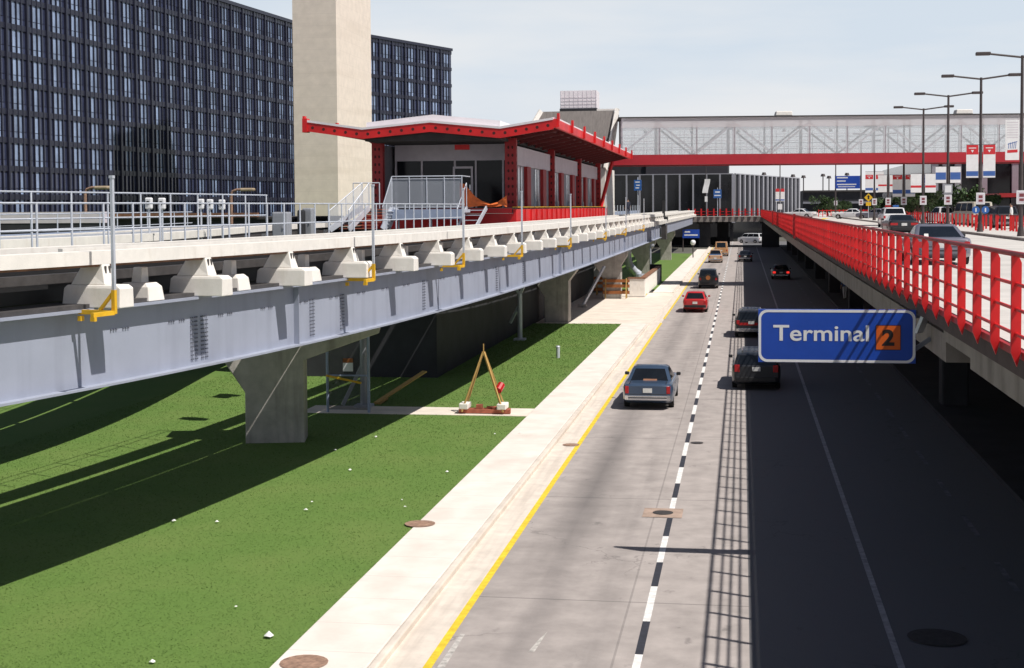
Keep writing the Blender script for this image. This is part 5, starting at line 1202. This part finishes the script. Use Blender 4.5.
mb = MB(); mb.poly([(-.3,.02,.1),(1.12,.02,.1),(1.12,.02,2.85),(-.3,.02,2.85)]); mb.build('mesh_panel', 'mesh_dark', gt) if 'mesh_dark' in M else (veil('mesh_dark',(.1,.1,.11),.6), mb.build('mesh_panel','mesh_dark',gt))
mb = MB(); mb.box(.25,.6,-.06,-.02,1.45,1.75); mb.build('white_board', 'sign_white', gt); mb = MB(); mb.box(.25,.6,-.065,-.02,1.753,1.9); mb.build('orange_board', 'orange_board', gt)
mb = MB(); mb.bar((-.35,-.08,1.3),(.9,-.06,1.05),.05,.07); mb.build('yellow_bar', 'bracket_yellow', gt)
for k, (px, py, h, lab) in enumerate(((364,407,3.6,'grey braced steel leg standing beside the gate under the guideway'),(430,372,3.6,'grey branching steel leg farther back under the guideway'),(520,340,3.5,'small distant branching steel leg at the back of the lawn'))):
    p = atZ(px,py,.1); t = thing('steel_trestle', lab, 'trestle', (p.x,p.y,.1), 0, 'branching steel legs under the guideway')
    mb = MB(); mb.tube((0,0,0),(0,0,h-1.0),.13,10); mb.build('post', 'galv', t, smooth=50)
    mb = MB(); mb.bar((0,0,h-1.1),(-.55,0,h),.14,.14); mb.bar((0,0,h-1.1),(.5,0,h),.14,.14); mb.bar((-.05,0,1.5),(-.7,-.3,.1),.12,.12) if k == 0 else mb.bar((-.02,0,h-1.6),(-.55,.2,h-2.6),.12,.12); mb.build('brace', 'galv', t)
    mb = MB(); mb.box(-.3,.3,-.3,.3,0,.1); mb.build('base_plate', 'galv', t)
p = atZ(590,306,.1); t = thing('diagonal_prop', 'slanting grey prop leaning on the brown pier by the barricades', 'prop', (p.x,p.y,.1)); mb = MB(); mb.bar((-.5,-.6,0),(.9,1.5,2.8),.16,.16); mb.build('prop', 'galv', t); mb = MB(); mb.box(-.8,-.2,-.9,-.3,0,.15); mb.build('foot', 'concrete', t)
p = atY(664.5,216,158)
t = thing('black_mast', 'short black mast with a round box at the guideway expansion joint', 'mast', (PR.pt(148.6,.35,5.5))); mb = MB(); mb.box(-.14,.14,-.14,.14,-.6,2.3); mb.build('mast', 'black_plastic', t); mb = MB(); mb.box(-.5,.45,-.3,.3,.1,.65); mb.build('box', 'black_plastic', t, bevel=.1); mb = MB(); mb.box(-.2,.3,-1.2,1.2,-1.7,-.25); mb.build('joint_cover', 'dark_soffit', t)
# far track fence by the stair tower
mini = thing('blue_grey_fence', 'pale blue-grey fence panels beside the track beyond the station', 'fence', (0,0,0))
mb = MB(); mb.box(-12.2,-12.1,126,170,6.2,6.75); mb.build('panel', 'blue_grey', mini)
for i in range(14):
    mb = MB(); mb.box(-12.08,-12.0,126+i*3.3,126.1+i*3.3,6.2,7.35); mb.build('post', 'galv', mini)

# ------------------------------------------------------------------ people
def person(label, loc, rz, top, legs, stride=.0, scale=1.0):
    joints = [(0,0,.98),(0,.0,1.15),(0,.0,1.38),(0,.01,1.50),(0,.02,1.60),(0,.02,1.74)]; rad = [(.15,.11),(.14,.10),(.17,.11),(.06,.06),(.085,.095),(.06,.07)]
    edges = [(0,1),(1,2),(2,3),(3,4),(4,5)]
    def add(p, r, par): joints.append(p); rad.append((r,r)); edges.append((par,len(joints)-1)); return len(joints)-1
    for s in (-1,1):
        k = add((s*.10,0,.90),.10,0); k = add((s*.11,s*stride*.5+.02,.50),.065,k); k = add((s*.11,s*stride-.02,.09),.045,k); add((s*.12,s*stride+.14,.04),.04,k)
        k = add((s*.19,0,1.40),.06,2); k = add((s*.25,-s*stride*.4-.02,1.12),.042,k); k = add((s*.26,-s*stride*.7+.08,.88),.032,k); add((s*.26,-s*stride*.7+.12,.78),.034,k)
    me = bpy.data.meshes.new('body'); me.from_pydata(joints, edges, []); o = bpy.data.objects.new('person', me); col.objects.link(o)
    o.modifiers.new('skin','SKIN'); s_ = o.modifiers.new('sub','SUBSURF'); s_.levels = 2; s_.render_levels = 2
    lay = me.skin_vertices[0].data if me.skin_vertices else None
    if lay is None:
        bm = bmesh.new(); bm.from_mesh(me); bm.verts.layers.skin.verify(); bm.to_mesh(me); bm.free(); lay = me.skin_vertices[0].data
    for i, r in enumerate(rad): lay[i].radius = r; lay[i].use_root = (i == 0)
    dg = bpy.context.evaluated_depsgraph_get(); me2 = bpy.data.meshes.new_from_object(o.evaluated_get(dg)); bpy.data.objects.remove(o)
    for k in ('skin', top, legs, 'hair', 'black_plastic'): me2.materials.append(M[k])
    for f in me2.polygons:
        c = f.center; z = c.z; ax = abs(c.x)
        f.material_index = 4 if z < .10 else 2 if (z < .97 and ax < .2) else 0 if z > 1.47 or (ax > .2 and z < 1.1) else 1
        if z > 1.62 and (c.y < .02 or z > 1.72): f.material_index = 3
    me2.polygons.foreach_set('use_smooth', [True]*len(me2.polygons))
    o = bpy.data.objects.new('person', me2); col.objects.link(o); o.location = loc; o.rotation_euler = (0,0,rz); o.scale = (scale,)*3; tag(o, label, 'person')
person('worker in dark clothes standing on the guideway just past the station', (-10.6,134,6.2), .6, 'cloth_dark', 'cloth_dark')
person('pedestrian in a blue shirt walking in the shade under the upper road', (7.6,109,.14), .2, 'cloth_blue', 'cloth_white', .2)
person('person in dark clothes standing deeper in the shade behind the pedestrian', (7.9,124,.14), 2.2, 'cloth_dark', 'cloth_blue', .1)
person('person in a white shirt standing beyond the red bollards near a parked van', (17.9,100,DZ+.15), 1.2, 'cloth_white', 'cloth_dark', .05)
